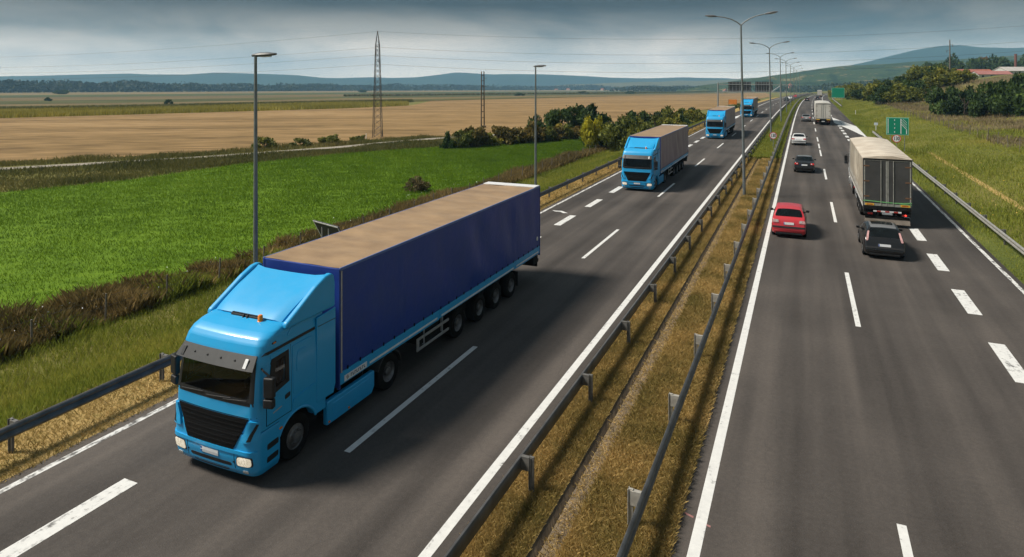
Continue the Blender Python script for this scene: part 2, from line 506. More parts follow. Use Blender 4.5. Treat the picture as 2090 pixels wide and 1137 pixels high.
M_brown = ground_mat('stubble', [(.36, (.115, .070, .028)), (.46, (.22, .142, .060)), (.54, (.29, .185, .082)), (.62, (.36, .24, .115)), (.7, (.22, .165, .065))], scale=.05, fine=.55, fine_amt=.5, stretch=(1.0, .22, 1), rot=math.radians(62), bump=.7, bdist=.15)
def plain(name, c, v=.5): return ground_mat(name, [(.3, tuple(x * (1 - v) for x in c)), (.5, c), (.7, tuple(x * (1 + v) for x in c))], scale=.02, fine=.12, fine_amt=.5, stretch=(1, .16, 1), rot=math.radians(66), bump=0)
GREEN_NEAR = [(-34.5, -14), (-32.2, 18), (-30.6, 30), (-29.0, 41), (-27.4, 54), (-27.6, 83), (-31.6, 104), (-35, 111)]
GREEN_FAR = [(-100, -14), (-68.3, 36.4), (-64.7, 45.9), (-63.8, 61.4), (-59.5, 75), (-51.3, 88.4), (-43.1, 97.9), (-36.2, 111.8)]
field('sown_field', GREEN_NEAR, GREEN_FAR, M_green)
BROWN_NEAR = [(-170, 6), (-93.3, 49.7), (-78.4, 66.5), (-71.6, 90), (-61, 106), (-49, 139), (-42.7, 156), (-42, 200), (-36.5, 297), (-35, 500), (-32, 800)]
BROWN_FAR = [(-300, 70), (-216.7, 115.6), (-203, 162), (-184, 232), (-183, 285), (-240, 400), (-262, 560), (-180, 740), (-86, 1300), (-70, 1400)]
field('stubble_field', BROWN_NEAR, BROWN_FAR, M_brown, 60, 24)
B = dict(
 a=[(-420, 60), (-269, 115), (-274.4, 146), (-252, 201), (-242, 305), (-228, 355)],
 b=[(-430, 70), (-290, 124), (-292.5, 156), (-268, 214), (-259, 326), (-240.5, 375)],
 c=[(-480, 90), (-343, 146), (-355, 189), (-322, 257), (-311, 392), (-288, 450), (-259, 588), (-178, 759), (-86, 1326)],
 d=[(-530, 105), (-387, 165), (-397, 212), (-361, 288), (-363, 457), (-332, 518), (-299, 679), (-212, 905), (-102, 1572)],
 e=[(-640, 130), (-474, 202), (-502, 267), (-465, 371), (-448, 565), (-418, 652), (-368, 836), (-262, 1118), (-125, 1935)],
 f=[(-840, 190), (-634, 271), (-681, 363), (-634, 506), (-608, 767), (-563, 878), (-502, 1141), (-353, 1503), (-159, 2459)],
 g=[(-1100, 250), (-851, 363), (-915, 488), (-869, 694), (-863, 1088), (-788, 1228), (-690, 1568), (-482, 2053), (-198, 3052)],
 h=[(-1700, 380), (-1295, 553), (-1395, 744), (-1387, 1107), (-1375, 1734), (-1288, 2008), (-1102, 2502), (-720, 3067), (-260, 4020)])
for nm, n_, f_, col_ in (('crop_field', 'b', 'c', (.10, .092, .03)), ('fallow_field', 'c', 'd', (.17, .125, .055)), ('crop_field', 'd', 'e', (.075, .078, .026)),
                         ('fallow_field', 'e', 'f', (.15, .112, .052)), ('crop_field', 'f', 'g', (.07, .085, .03)), ('stubble_field', 'g', 'h', (.20, .15, .07))):
    field(nm, B[n_], B[f_], plain('far_' + n_, col_), 50, 6, lift=.12)
M_track = ground_mat('gravel_track', [(.3, (.22, .19, .15)), (.55, (.33, .30, .25)), (.75, (.16, .15, .08))], scale=.4, fine=3, bump=.4)
TRACK = [(-150, -30), (-110, 16), (-86, 46), (-80.6, 54), (-74.6, 62.2), (-65.6, 82.7), (-63, 94), (-59, 105), (-50, 122)]
tr = resample(TRACK, 40); dirv = np.gradient(tr, axis=0); nv = np.stack([-dirv[:, 1], dirv[:, 0]], -1); nv /= np.linalg.norm(nv, axis=1)[:, None]
field('farm_track', tr - nv * 1.25, tr + nv * 1.25, M_track, 60, 3, lift=.09)

field('sown_field', [(86, 296), (96, 297), (110, 298), (135, 300)], [(92, 350), (102, 352), (118, 354), (145, 356)], M_green, 20, 10, lift=.2)
strip('foot_path', [13.25, 13.45, 13.65], M_dry, np.arange(44., 92., 2.), zs=[-.10, .02, .02], parent=None)['kind'] = 'structure'

# ------------------------------------------------------------------ hills
def PD(u, d, v=None):
    """a point at distance d in front of the camera's plane, u across the view"""
    l = (u - 1045) / 1340 * d
    return (l * CS - d * SN, l * SN + d * CS, None if v is None else 8.8 - (v - 157) * d / 1340)
def woods(name, stops, scale):
    k = Nd(name); v = k.coord('World', (1, 1, 2.2))
    n = k.noise(v, scale, 6, .6, .4); n2 = k.noise(v, scale * 7, 3, .6)
    k.base(k.ramp(k.math('ADD', k.math('MULTIPLY', n, .72), k.math('MULTIPLY', n2, .28)), stops)); k.set(.95, 0, .1)
    return k.m
def hill(name, d, prof, m, wid, n=160, rough=.06, seed=0):
    r = np.random.default_rng(seed)
    us = np.array([p[0] for p in prof], float); vs = np.array([p[1] for p in prof], float)
    u = np.linspace(us[0], us[-1], n); v = np.interp(u, us, vs)
    k = np.array([.25, .5, .25]); v = np.convolve(np.pad(v, 1, 'edge'), k, 'valid')
    v = v + sum(r.normal(0, .22) * np.sin(u * r.uniform(.01, .09) + k * 2.1) for k in range(9)) * (1.0 if d < 5000 else .5)
    ph = [(r.uniform(.004, .03), r.uniform(1, 7), r.uniform(0, 6)) for k in range(6)]
    across = np.linspace(-1, 1, 17)
    P = np.zeros((n, len(across), 3))
    for i in range(n):
        top = 8.8 - (v[i] - 157) * d / 1340
        for j, a in enumerate(across):
            dd = d + a * wid * d
            x, y, _ = PD(u[i], dd)
            b = zf(x, y) - 3
            w_ = math.cos(a * math.pi / 2) ** 1.3
            P[i, j] = (x, y, b + (top - b) * w_ * (1 - rough * (1 - w_) * sum(math.sin(u[i] * p_[0] + a * p_[1] + p_[2]) for p_ in ph)))
    return tag(grid_mesh(name, P, m), kind='structure')
M_far = woods('far_woods', [(.3, (.022, .040, .022)), (.55, (.035, .060, .030)), (.75, (.055, .075, .035))], .004)
M_mid = woods('hill_woods', [(.34, (.008, .018, .006)), (.44, (.020, .040, .010)), (.50, (.050, .075, .018)), (.56, (.022, .042, .012)), (.62, (.24, .19, .08)), (.66, (.06, .085, .02)), (.8, (.012, .026, .008))], .017)
hill('hill', 5200, [(-500, 163), (-100, 157), (0, 156), (100, 154), (220, 151), (260, 150), (300, 152), (380, 152), (440, 148), (480, 149), (540, 151), (600, 153), (650, 158), (720, 163), (800, 168), (1000, 176)], M_far, .09, seed=1)
hill('hill', 5700, [(500, 166), (620, 160), (700, 159), (760, 157.5), (800, 159), (850, 158), (900, 152), (930, 148), (960, 149), (1000, 152), (1060, 151), (1150, 153), (1220, 157), (1300, 160), (1400, 158), (1480, 160), (1600, 166), (1700, 170)], M_far, .07, seed=2)
hill('hill', 4400, [(1500, 172), (1640, 152), (1740, 133), (1800, 118), (1860, 103), (1920, 94), (1960, 92.5), (2010, 97), (2060, 98), (2090, 97), (2300, 95), (2700, 120)], M_far, .08, seed=3)
hill('hill', 3900, [(1050, 178), (1200, 171), (1330, 167), (1420, 165), (1500, 161), (1600, 156), (1720, 160)], woods('field_hill', [(.3, (.05, .07, .03)), (.5, (.15, .14, .07)), (.7, (.09, .10, .04))], .003), .08, seed=4)
hill('hill', 1900, [(1380, 182), (1450, 172), (1500, 165), (1560, 157), (1620, 148), (1680, 139), (1740, 133), (1800, 131), (1850, 127), (1900, 124), (1950, 121), (2000, 119), (2090, 112), (2300, 104), (2700, 100)], M_mid, .22, n=240, rough=.05, seed=5)
# ------------------------------------------------------------------ vehicles
M_blue = paint('cab_blue', (.003, .36, .74), .13)
M_black = mat('black_plastic', (.012, .012, .013), .5, var=.3, bump=.15)
M_mesh = mat('grille_mesh', (.006, .006, .0065), .9, spec=.15, var=.4, scale=40)
M_rubber = mat('tyre_rubber', (.010, .0095, .009), .9, spec=.15, var=.35, scale=9, bump=.3)
M_steel = mat('wheel_steel', (.16, .16, .165), .45, .6, var=.35, scale=12)
M_dark = mat('chassis_black', (.010, .0095, .009), .8, spec=.2, var=.5, scale=5)
M_grey = mat('grey_plastic', (.036, .038, .040), .5, var=.2)
M_alu = mat('aluminium', (.48, .49, .50), .42, .7, var=.15, scale=8)
M_white = mat('white_paint', (.72, .73, .74), .4, var=.08)
M_plate = mat('number_plate', (.70, .72, .74), .4, var=.06)
M_plateblue = mat('plate_blue', (.02, .08, .35), .4)
M_lens = mat('lamp_glass', (.62, .64, .62), .12, .3, var=.35, scale=30)
_k = Nd('lit_headlamp'); _k.base(_k.ramp(_k.noise(_k.coord('Object'), 24, 3), [(.35, (.25, .25, .24)), (.65, (.85, .85, .82))])); _k.set(.1, .3)
_k.b.inputs['Emission Color'].default_value = (1, .86, .62, 1); _k.b.inputs['Emission Strength'].default_value = .35; M_lit = _k.m
M_redtrail = mat('dull_red_lens', (.20, .012, .010), .3, var=.3, scale=20)
M_amber = mat('amber_lens', (.85, .24, .02), .25, var=.1)
M_red = mat('red_lens', (.45, .012, .012), .2, var=.2, scale=20)
M_roof = tarp('trailer_roof', (.40, .265, .145), (.17, .105, .06), .6, .3)
M_tarpblue = tarp('curtain_blue', (.005, .044, .30), (.012, .052, .20), .5, .6)
M_tarpgrey = tarp('curtain_mauve', (.27, .20, .245), (.09, .075, .16), .4, .3)
def glass(name, col=(.006, .008, .0085), rough=.06):
    k = Nd(name); n = k.noise(k.coord('Object'), 3, 4)
    k.base(k.ramp(n, [(.3, tuple(x * .6 for x in col)), (.7, tuple(x * 1.6 for x in col))])); k.set(rough, 0, .32, .0)
    return k.m
M_glass = glass('vehicle_glass')
M_seat = mat('seat_cloth', (.007, .007, .008), .9, var=.25)
def clear_glass():
    k = Nd('cab_glass'); tr_ = k.new('ShaderNodeBsdfTransparent'); tr_.inputs[0].default_value = (.30, .34, .33, 1)
    gl = k.new('ShaderNodeBsdfGlossy'); gl.inputs['Roughness'].default_value = .03; fr = k.new('ShaderNodeFresnel'); fr.inputs[0].default_value = 1.5
    dirt = k.math('MULTIPLY', k.noise(k.coord('Object'), 4, 5), .05); df = k.new('ShaderNodeBsdfDiffuse'); df.inputs[0].default_value = (.10, .10, .095, 1)
    m1 = k.new('ShaderNodeMixShader'); k.ln(fr.outputs[0], m1.inputs[0]); k.ln(tr_.outputs[0], m1.inputs[1]); k.ln(gl.outputs[0], m1.inputs[2])
    m2 = k.new('ShaderNodeMixShader'); k.ln(dirt, m2.inputs[0]); k.ln(m1.outputs[0], m2.inputs[1]); k.ln(df.outputs[0], m2.inputs[2])
    k.t.nodes.remove(k.b); k.ln(m2.outputs[0], k.o.inputs['Surface'])
    return k.m
M_cabglass = clear_glass()

def patch(fn, quad, off=.006, n=10, m=6, rnd=0.0, depth=.03, centre=(0, 1.2, 2)):
    """a panel that follows the curved surface fn(a, b), lifted by off, with a rim let into the body"""
    C_ = Vector(centre); b = MB(); vs = []; inner = {}
    q = [Vector((p[0], p[1], 0)) for p in quad]
    def P(s, t):
        s2 = .5 + (s - .5) * (1 - rnd * abs(2 * t - 1) ** 5); t2 = .5 + (t - .5) * (1 - rnd * abs(2 * s - 1) ** 5)
        w = q[0].lerp(q[1], s2).lerp(q[3].lerp(q[2], s2), t2)
        p = Vector(fn(w.x, w.y)); e_ = 2e-3
        nn = (Vector(fn(w.x + e_, w.y)) - Vector(fn(w.x - e_, w.y))).cross(Vector(fn(w.x, w.y + e_)) - Vector(fn(w.x, w.y - e_)))
        if nn.length < 1e-12: nn = p - C_
        nn.normalize()
        if nn.dot(p - C_) < 0: nn = -nn
        return p, nn
    fs = []
    for i in range(n + 1):
        for j in range(m + 1):
            p, nn = P(i / n, j / m); vs.append(p + nn * off); inner[(i, j)] = p - nn * depth
    W_ = m + 1
    for i in range(n):
        for j in range(m): fs.append((i * W_ + j, (i + 1) * W_ + j, (i + 1) * W_ + j + 1, i * W_ + j + 1))
    ring = [(i, 0) for i in range(n)] + [(n, j) for j in range(m)] + [(i, m) for i in range(n, 0, -1)] + [(0, j) for j in range(m, 0, -1)]
    base_ = len(vs)
    for ij in ring: vs.append(inner[ij])
    L = len(ring)
    for k in range(L):
        a, b2 = ring[k], ring[(k + 1) % L]
        fs.append((a[0] * W_ + a[1], b2[0] * W_ + b2[1], base_ + (k + 1) % L, base_ + k))
    return b.add(vs, fs)

def wheel(root, x, y, R, width, hub='dish', name='wheel', rim_mat=None):
    """x = outer face"""
    s = 1 if x > 0 else -1
    w_ = width
    xo = x; xi = x - s * w_
    prof_ = [(R * .56, xo - s * .01), (R * .60, xo), (R * .88, xo + s * .004), (R * .965, xo - s * .02), (R, xo - s * .06), (R, xi + s * .06), (R * .96, xi + s * .02), (R * .6, xi), (R * .5, xi)]
    t = MB().lathe(prof_, 'X', (0, y, R), 28).build(name, M_rubber, root, smooth=35)
    if hub == 'front': p2 = [(R * .585, xo - s * .012), (R * .55, xo - s * .03), (R * .50, xo - s * .02), (R * .40, xo - s * .015), (R * .36, xo + s * .01), (R * .27, xo + s * .02), (R * .25, xo + s * .06), (R * .12, xo + s * .075), (.001, xo + s * .075)]
    elif hub == 'dish': p2 = [(R * .585, xo - s * .012), (R * .55, xo - s * .03), (R * .50, xo - s * .10), (R * .42, xo - s * .12), (R * .24, xo - s * .11), (R * .23, xo - s * .03), (R * .15, xo - s * .015), (.001, xo - s * .015)]
    else: p2 = [(R * .62, xo - s * .008), (R * .58, xo - s * .02), (R * .45, xo - s * .03), (R * .2, xo - s * .012), (.001, xo - s * .01)]
    rm = MB().lathe(p2, 'X', (0, y, R), 24)
    if hub in ('front', 'dish'):
        xx = xo + s * .012 if hub == 'front' else xo - s * .115
        for k in range(10):
            a = 2 * math.pi * k / 10
            rm.tube((xx, y + R * .32 * math.cos(a), R + R * .32 * math.sin(a)), (xx + s * .03, y + R * .32 * math.cos(a), R + R * .32 * math.sin(a)), .016, n=6)
    elif hub == 'spoke':
        for k in range(5):
            a = 2 * math.pi * k / 5
            rm.box((xo - s * .012, y + R * .35 * math.cos(a), R + R * .35 * math.sin(a)), (.02, R * .5, R * .14), rx=a)
    rm.build('rim', rim_mat or M_steel, t, smooth=35)
    return t

# ---- the tractor's cab as one curved shell: plan outlines at rising heights
CZ = [.2, .32, .6, .95, 1.12, 1.15, 1.45, 1.8, 2.2, 2.55, 2.78, 2.92, 3.04, 3.13, 3.2, 3.24]
CYF = [.14, .05, .0, .01, .03, .045, .055, .07, .125, .185, .235, .29, .39, .56, .82, 1.10]
CW = [1.18, 1.23, 1.245, 1.245, 1.24, 1.23, 1.23, 1.23, 1.222, 1.212, 1.20, 1.188, 1.17, 1.14, 1.10, 1.04]
CR = [.2, .23, .24, .24, .24, .23, .21, .20, .20, .20, .22, .24, .27, .30, .33, .36]
def cprof(z): return np.interp(z, CZ, CYF), np.interp(z, CZ, CW), np.interp(z, CZ, CR)
BOW = .06
def ff(x, z):
    yf, w, r = cprof(z); a = abs(x)
    if a <= w - r: return (x, yf + BOW * (x / w) ** 2, z)
    f = math.asin(min(1, (a - (w - r)) / r))
    return (x, yf + BOW * ((w - r) / w) ** 2 + r * (1 - math.cos(f)), z)
def fside(s):
    def f(y, z):
        yf, w, r = cprof(z); y0 = yf + BOW * ((w - r) / w) ** 2
        if y >= y0 + r: return (s * w, y, z)
        c_ = max(0, min(1, 1 - (y - y0) / r)); return (s * (w - r + r * math.sqrt(max(0, 1 - c_ * c_))), y, z)
    return f
def shell(z0, z1, nz, yb, hole=None):
    b = MB(); rows = []
    zs = sorted(set(list(np.linspace(z0, z1, nz)) + [z for z in CZ if z0 < z < z1]))
    for z in zs:
        yf, w, r = cprof(z); pts = []
        y0 = yf + BOW * ((w - r) / w) ** 2
        for y in np.linspace(yb, y0 + r, 8)[:-1]: pts.append((-w, y, z))
        for a in np.linspace(90, 0, 9)[:-1]: pts.append((-(w - r + r * math.sin(math.radians(a))), y0 + r * (1 - math.cos(math.radians(a))), z))
        for x in np.linspace(-(w - r), w - r, 13): pts.append((x, yf + BOW * (x / w) ** 2, z))
        for a in np.linspace(0, 90, 9)[1:]: pts.append(((w - r + r * math.sin(math.radians(a))), y0 + r * (1 - math.cos(math.radians(a))), z))
        for y in np.linspace(y0 + r, yb, 8)[1:]: pts.append((w, y, z))
        rows.append(pts)
    n = len(rows[0]); vs = [p for r_ in rows for p in r_]; fs = []
    for i in range(len(rows) - 1):
        for k in range(n):
            q = (i * n + k, i * n + (k + 1) % n, (i + 1) * n + (k + 1) % n, (i + 1) * n + k)
            if hole and all(hole(*vs[j]) for j in q): continue
            fs.append(q)
    fs.append(tuple(range(n - 1, -1, -1))); fs.append(tuple(range((len(rows) - 1) * n, len(rows) * n)))
    return b.add(vs, fs)

def build_cab(root, M_body, deflector=True):
    def hole(x, y, z):
        if 1.80 < z < 2.56 and y < .62 and abs(x) < 1.08: return True
        return abs(x) > 1.1 and .56 < y < 1.04 and 1.93 < z < 2.58
    cab = shell(1.15, 3.24, 40, 2.3, hole).build('cab', M_body, root, smooth=38)
    # what one sees through the glass: dashboard, wheel, seats, curtain at the back
    MB().prism([(.18, 1.55), (.62, 1.55), (.66, 1.78), (.50, 1.86), (.22, 1.80)], -1.1, 1.1).build('dashboard', M_mesh, cab, bevel=.03)
    MB().path([(.45 + .2 * math.cos(a), .74 + .03 * math.sin(a), 1.86 + .17 * math.sin(a)) for a in np.linspace(0, 6.2832, 19)], .018, 6).build('steering_wheel', M_black, cab)
    for sx in (-.55, .45):
        st_ = MB().bx(sx - .25, sx + .25, .95, 1.45, 1.40, 1.62).box((sx, 1.46, 1.98), (.48, .14, .72), rx=-.12).build('seat', M_seat, cab, bevel=.05, seg=3)
        MB().box((sx, 1.52, 2.45), (.28, .11, .20), rx=-.12).build('headrest', M_seat, st_, bevel=.04)
    MB().bx(-1.15, 1.15, 1.85, 1.9, 1.3, 3.0).build('bunk_curtain', M_seat, cab)
    MB().bx(-1.15, 1.15, .5, 1.9, 1.30, 1.34).build('cab_floor', M_dark, cab)
    MB().bx(-1.08, 1.08, .42, 1.9, 2.64, 2.67).build('headlining', M_seat, cab)
    bump_ = shell(.2, 1.13, 12, .80).build('bumper', M_body, cab, smooth=38)
    # windscreen, its black surround, wipers
    for q_ in ([(-1.14, 1.73), (1.14, 1.73), (1.12, 1.865), (-1.12, 1.865)], [(-1.10, 2.50), (1.10, 2.50), (1.10, 2.62), (-1.10, 2.62)], [(-1.14, 1.80), (-1.03, 1.80), (-1.01, 2.56), (-1.10, 2.56)], [(1.03, 1.80), (1.14, 1.80), (1.10, 2.56), (1.01, 2.56)]):
        patch(ff, q_, .006, 22 if q_[1][0] - q_[0][0] > 1 else 4, 8, 0).build('windscreen_surround', M_black, cab, smooth=True)
    patch(ff, [(-1.07, 1.83), (1.07, 1.83), (1.05, 2.53), (-1.05, 2.53)], .002, 22, 8, .0, .004).build('windscreen', M_cabglass, cab, smooth=True)
    wp = MB()
    for x0, x1 in ((-.95, -.25), (-.15, .55), (.35, .98)):
        pts = [Vector(ff(x0 + (x1 - x0) * t, 1.80 + .05 * t)) + Vector((0, -.03, 0)) for t in np.linspace(0, 1, 6)]
        wp.path(pts, .011, 5)
    wp.build('wiper', M_black, cab)
    # sun visor with end lights
    vz = MB(); a0 = []; n_ = 22
    for i in range(n_ + 1):
        x = -1.09 + 2.18 * i / n_
        p = Vector(ff(x, 2.74)); q = Vector(ff(x, 2.50)); o_ = Vector((x * .06, -.15, 0))
        a0 += [p + Vector((0, -.012, .02)), q + o_, q + o_ + Vector((0, .02, -.012)), p + Vector((0, .02, 0))]
    fs = []
    for i in range(n_):
        for k in range(4): fs.append((i * 4 + k, i * 4 + (k + 1) % 4, (i + 1) * 4 + (k + 1) % 4, (i + 1) * 4 + k))
    fs += [(0, 1, 2, 3), tuple(n_ * 4 + k for k in (3, 2, 1, 0))]
    vz.add(a0, fs)
    vis = vz.build('sun_visor', M_grey, cab, smooth=30)
    for x in (-.95, .92):
        p = Vector(ff(x, 2.62)); MB().box((x, p.y - .105, 2.62), (.09, .02, .2), rx=math.radians(-32)).build('visor_bracket', M_white if x > 0 else M_grey, vis, bevel=.006)
    for x in (-.6, -.2, .2, .6):
        p = Vector(ff(x, 2.66)); MB().tube((x, p.y - .07, 2.645), (x, p.y - .10, 2.63), .02, n=8).build('visor_fixing', M_black, vis)
    patch(ff, [(-1.19, 1.475), (1.19, 1.475), (1.19, 1.487), (-1.19, 1.487)], .003, 24, 1, 0, .005).build('panel_seam', M_mesh, cab)
    # grille: black trapezium with slats, cheeks either side
    gr = patch(ff, [(-.68, .80), (.68, .80), (1.04, 1.465), (-1.04, 1.465)], .018, 18, 8, .0).build('grille', M_mesh, cab, smooth=True)
    for k in range(6):
        z = .88 + .095 * k; hw = .68 + (z - .8) / .665 * .36 - .05
        patch(ff, [(-hw, z), (hw, z), (hw + .02, z + .032), (-hw - .02, z + .032)], .026, 14, 1, 0, .01).build('slat', M_mesh, gr, smooth=True)
    for s in (-1, 1):
        patch(ff, [(s * .88, .98), (s * 1.215, 1.0), (s * 1.22, 1.40), (s * 1.06, 1.45)], .045, 8, 5, .08, .05).build('cheek_panel', M_body, cab, smooth=True)
        patch(ff, [(s * 1.04, 1.02), (s * 1.12, 1.03), (s * 1.205, 1.36), (s * 1.18, 1.38)], .052, 3, 3, 0, .02).build('air_slot', M_black, cab, smooth=True)
    # bumper furniture
    patch(ff, [(-1.22, .715), (1.22, .715), (1.215, .79), (-1.215, .79)], .028, 26, 3, 0, .03).build('bumper_ledge', M_body, bump_, smooth=True)
    for x in (-.70, .70): patch(ff, [(x - .006, .27), (x + .006, .27), (x + .006, .71), (x - .006, .71)], .003, 1, 4, 0, .004).build('bumper_seam', M_mesh, bump_)
    patch(ff, [(-.62, .405), (.62, .405), (.62, .485), (-.62, .485)], .003, 10, 2, .06).build('intake', M_black, bump_, smooth=True)
    patch(ff, [(-.50, .265), (.50, .265), (.55, .345), (-.55, .345)], .003, 10, 2, .06).build('intake', M_black, bump_, smooth=True)
    pl = patch(ff, [(-.26, .56), (.26, .56), (.26, .67), (-.26, .67)], .016, 4, 2, .01).build('number_plate', M_plate, bump_)
    patch(ff, [(-.258, .563), (-.215, .563), (-.215, .667), (-.258, .667)], .019, 1, 1, 0, .002).build('country_band', M_plateblue, pl)
    for s in (-1, 1):
        hl = patch(ff, [(s * .74, .435), (s * 1.16, .46), (s * 1.16, .675), (s * .77, .665)], .004, 6, 5, .08).build('headlight', M_black, bump_, smooth=True)
        patch(ff, [(s * .77, .455), (s * 1.13, .475), (s * 1.13, .66), (s * .79, .65)], .016, 6, 5, .12).build('lens', M_lit, hl, smooth=True)
        patch(ff, [(s * .90, .285), (s * 1.05, .295), (s * 1.05, .365), (s * .90, .36)], .010, 4, 3, .15).build('fog_lamp', M_lens, bump_, smooth=True)
        patch(ff, [(s * .66, .50), (s * .70, .50), (s * .70, .53), (s * .66, .53)], .008, 2, 2, .1).build('bumper_cap', M_dark, bump_)
    # sides: door, glass, panels, trims
    for s in (-1, 1):
        f = fside(s)
        door = patch(f, [(.42, 1.22), (1.16, 1.22), (1.16, 1.94), (.42, 1.82)], .010, 8, 8, .0, .02).build('door', M_body, cab, smooth=True)
        patch(f, [(.55, 2.60), (1.16, 2.63), (1.16, 2.70), (.56, 2.70)], .010, 8, 2, .0, .02).build('door_top', M_body, door, smooth=True)
        patch(f, [(1.10, 1.94), (1.16, 1.94), (1.16, 2.64), (1.10, 2.63)], .010, 1, 6, .0, .02).build('door_pillar', M_body, door, smooth=True)
        for q_ in ([(.405, 1.215), (.42, 1.215), (.42, 1.80), (.405, 1.80)], [(1.162, 1.215), (1.176, 1.215), (1.176, 2.71), (1.162, 2.71)], [(.41, 1.20), (1.176, 1.20), (1.176, 1.214), (.41, 1.214)]):
            patch(f, q_, .004, 4, 6, 0, .005).build('door_seam', M_mesh, cab)
        for q_ in ([(.44, 1.78), (1.10, 1.92), (1.10, 2.03), (.46, 1.90)], [(.54, 2.50), (1.10, 2.54), (1.10, 2.63), (.58, 2.59)], [(.44, 1.80), (.60, 1.84), (.72, 2.56), (.57, 2.56)], [(.98, 1.95), (1.10, 1.97), (1.10, 2.6), (.98, 2.6)]):
            patch(f, q_, .016, 5, 5, 0).build('window_trim', M_black, door, smooth=True)
        patch(f, [(.50, 1.86), (1.03, 1.99), (1.03, 2.56), (.62, 2.54)], .006, 8, 6, .0, .004).build('window', M_cabglass, door, smooth=True)
        patch(f, [(.96, 1.55), (1.12, 1.58), (1.12, 1.68), (.96, 1.65)], .022, 2, 2, .1).build('handle', M_black, door)
        patch(f, [(.60, 1.40), (.86, 1.44), (.86, 1.465), (.60, 1.425)], .014, 2, 1, 0, .002).build('badge', M_alu, door)
        patch(f, [(1.22, 1.55), (1.92, 1.62), (1.92, 2.66), (1.22, 2.66)], .012, 6, 8, .03, .02).build('side_panel', M_body, cab, smooth=True)
        patch(f, [(1.32, 2.0), (1.70, 2.04), (1.70, 2.5), (1.36, 2.5)], .024, 4, 4, .10, .01).build('side_panel_boss', M_body, cab, smooth=True)
        patch(f, [(1.20, 1.22), (1.98, 1.24), (1.96, 1.52), (1.22, 1.44)], .020, 6, 3, .04, .02).build('locker_flap', M_body, cab, smooth=True)
        patch(f, [(.34, 2.73), (1.98, 2.77), (1.98, 2.83), (.42, 2.79)], .016, 12, 2, 0, .02).build('trim_strip', M_black, cab, smooth=True)
        patch(f, [(1.05, 2.92), (1.95, 2.92), (1.92, 3.10), (1.2, 3.06)], .010, 6, 3, .08, .02).build('roof_panel', M_body, cab, smooth=True)
        mk = patch(f, [(.62, 2.90), (.74, 2.91), (.74, 2.945), (.62, 2.94)], .014, 2, 2, .1).build('marker_light', M_black, cab)
        patch(f, [(.64, 2.908), (.72, 2.915), (.72, 2.937), (.64, 2.933)], .020, 2, 2, .1).build('lens', M_amber, mk)
        # fender round the front wheel
        arc = [(1.38 + .66 * math.cos(math.radians(a)), .49 + .66 * math.sin(math.radians(a))) for a in np.linspace(152, 22, 18)]
        poly = [(.79, .80), (.79, 1.165), (2.34, 1.165), (2.34, .74)] + arc[::-1]
        fd = MB().prism(poly, s * 1.0, s * 1.232).build('fender', M_body, cab, bevel=.012)
        MB().path([(s * 1.22, y, z) for y, z in arc], .034, 8).build('fender_lip', M_body, fd, smooth=True)
        MB().box((s * 1.245, .83, .98), (.02, .09, .035)).build('side_indicator', M_amber, fd)
        # entry steps
        for z in (.40, .68): 
            patch(f, [(.42, z), (.76, z + .02), (.76, z + .15), (.42, z + .13)], .004, 3, 2, .06).build('step_recess', M_black, bump_)
            MB().bx(s * 1.12, s * 1.235, .44, .75, z + .015, z + .035).build('step', M_alu, bump_)
        # mirrors
        mr = MB().box((s * 1.43, .30, 2.14), (.24, .13, .44), rz=s * .25)
        mr.box((s * 1.42, .30, 1.80), (.24, .14, .20), rz=s * .25)
        mi = mr.build('mirror', M_black, cab, bevel=.035, seg=3)
        MB().path([(s * 1.10, .36, 2.50), (s * 1.30, .26, 2.48), (s * 1.43, .30, 2.38)], .022).build('mirror_arm', M_black, mi)
        MB().path([(s * 1.16, .42, 1.72), (s * 1.32, .32, 1.68), (s * 1.42, .30, 1.74)], .020).build('mirror_arm', M_black, mi)
        # side fairing behind the cab
        poly = [(2.02, 1.0), (2.62, .98), (2.70, 1.2), (2.70, 3.08), (2.02, 3.02)]
        MB().prism(poly, s * 1.205, s * 1.245).build('side_fairing', M_body, cab, bevel=.01)
        MB().bx(s * 1.242, s * 1.249, 2.05, 2.70, 2.80, 2.815).build('fairing_joint', M_black, cab)
        if deflector:
            wg = [(1.0, 3.10), (1.02, 3.22), (1.45, 3.46), (2.0, 3.78), (2.34, 3.93), (2.54, 3.96), (2.66, 3.90), (2.70, 3.70), (2.70, 3.10)]
            MB().prism(wg, s * 1.09, s * 1.24).build('deflector_wing', M_body, cab, bevel=.045, seg=3)
    MB().bx(-1.0, 1.0, .80, 2.3, .45, 1.16).build('wheel_housing', M_dark, cab)
    # roof: hatch, beacon, horns, deflector
    MB().bx(-.42, .42, .97, 1.45, 3.2, 3.262).build('roof_hatch', M_black, cab, bevel=.02)
    MB().lathe([(.001, .16), (.04, .16), (.055, .14), (.06, .03), (.07, .02), (.07, 0)], 'Z', (.52, .95, 3.19), 14).build('beacon', M_amber, cab, smooth=True)
    for x in (-.02, .10):
        MB().prism([(.90, 3.17), (1.0, 3.19), (.99, 3.29), (.97, 3.29)], x, x + .02).build('aerial', M_black, cab)
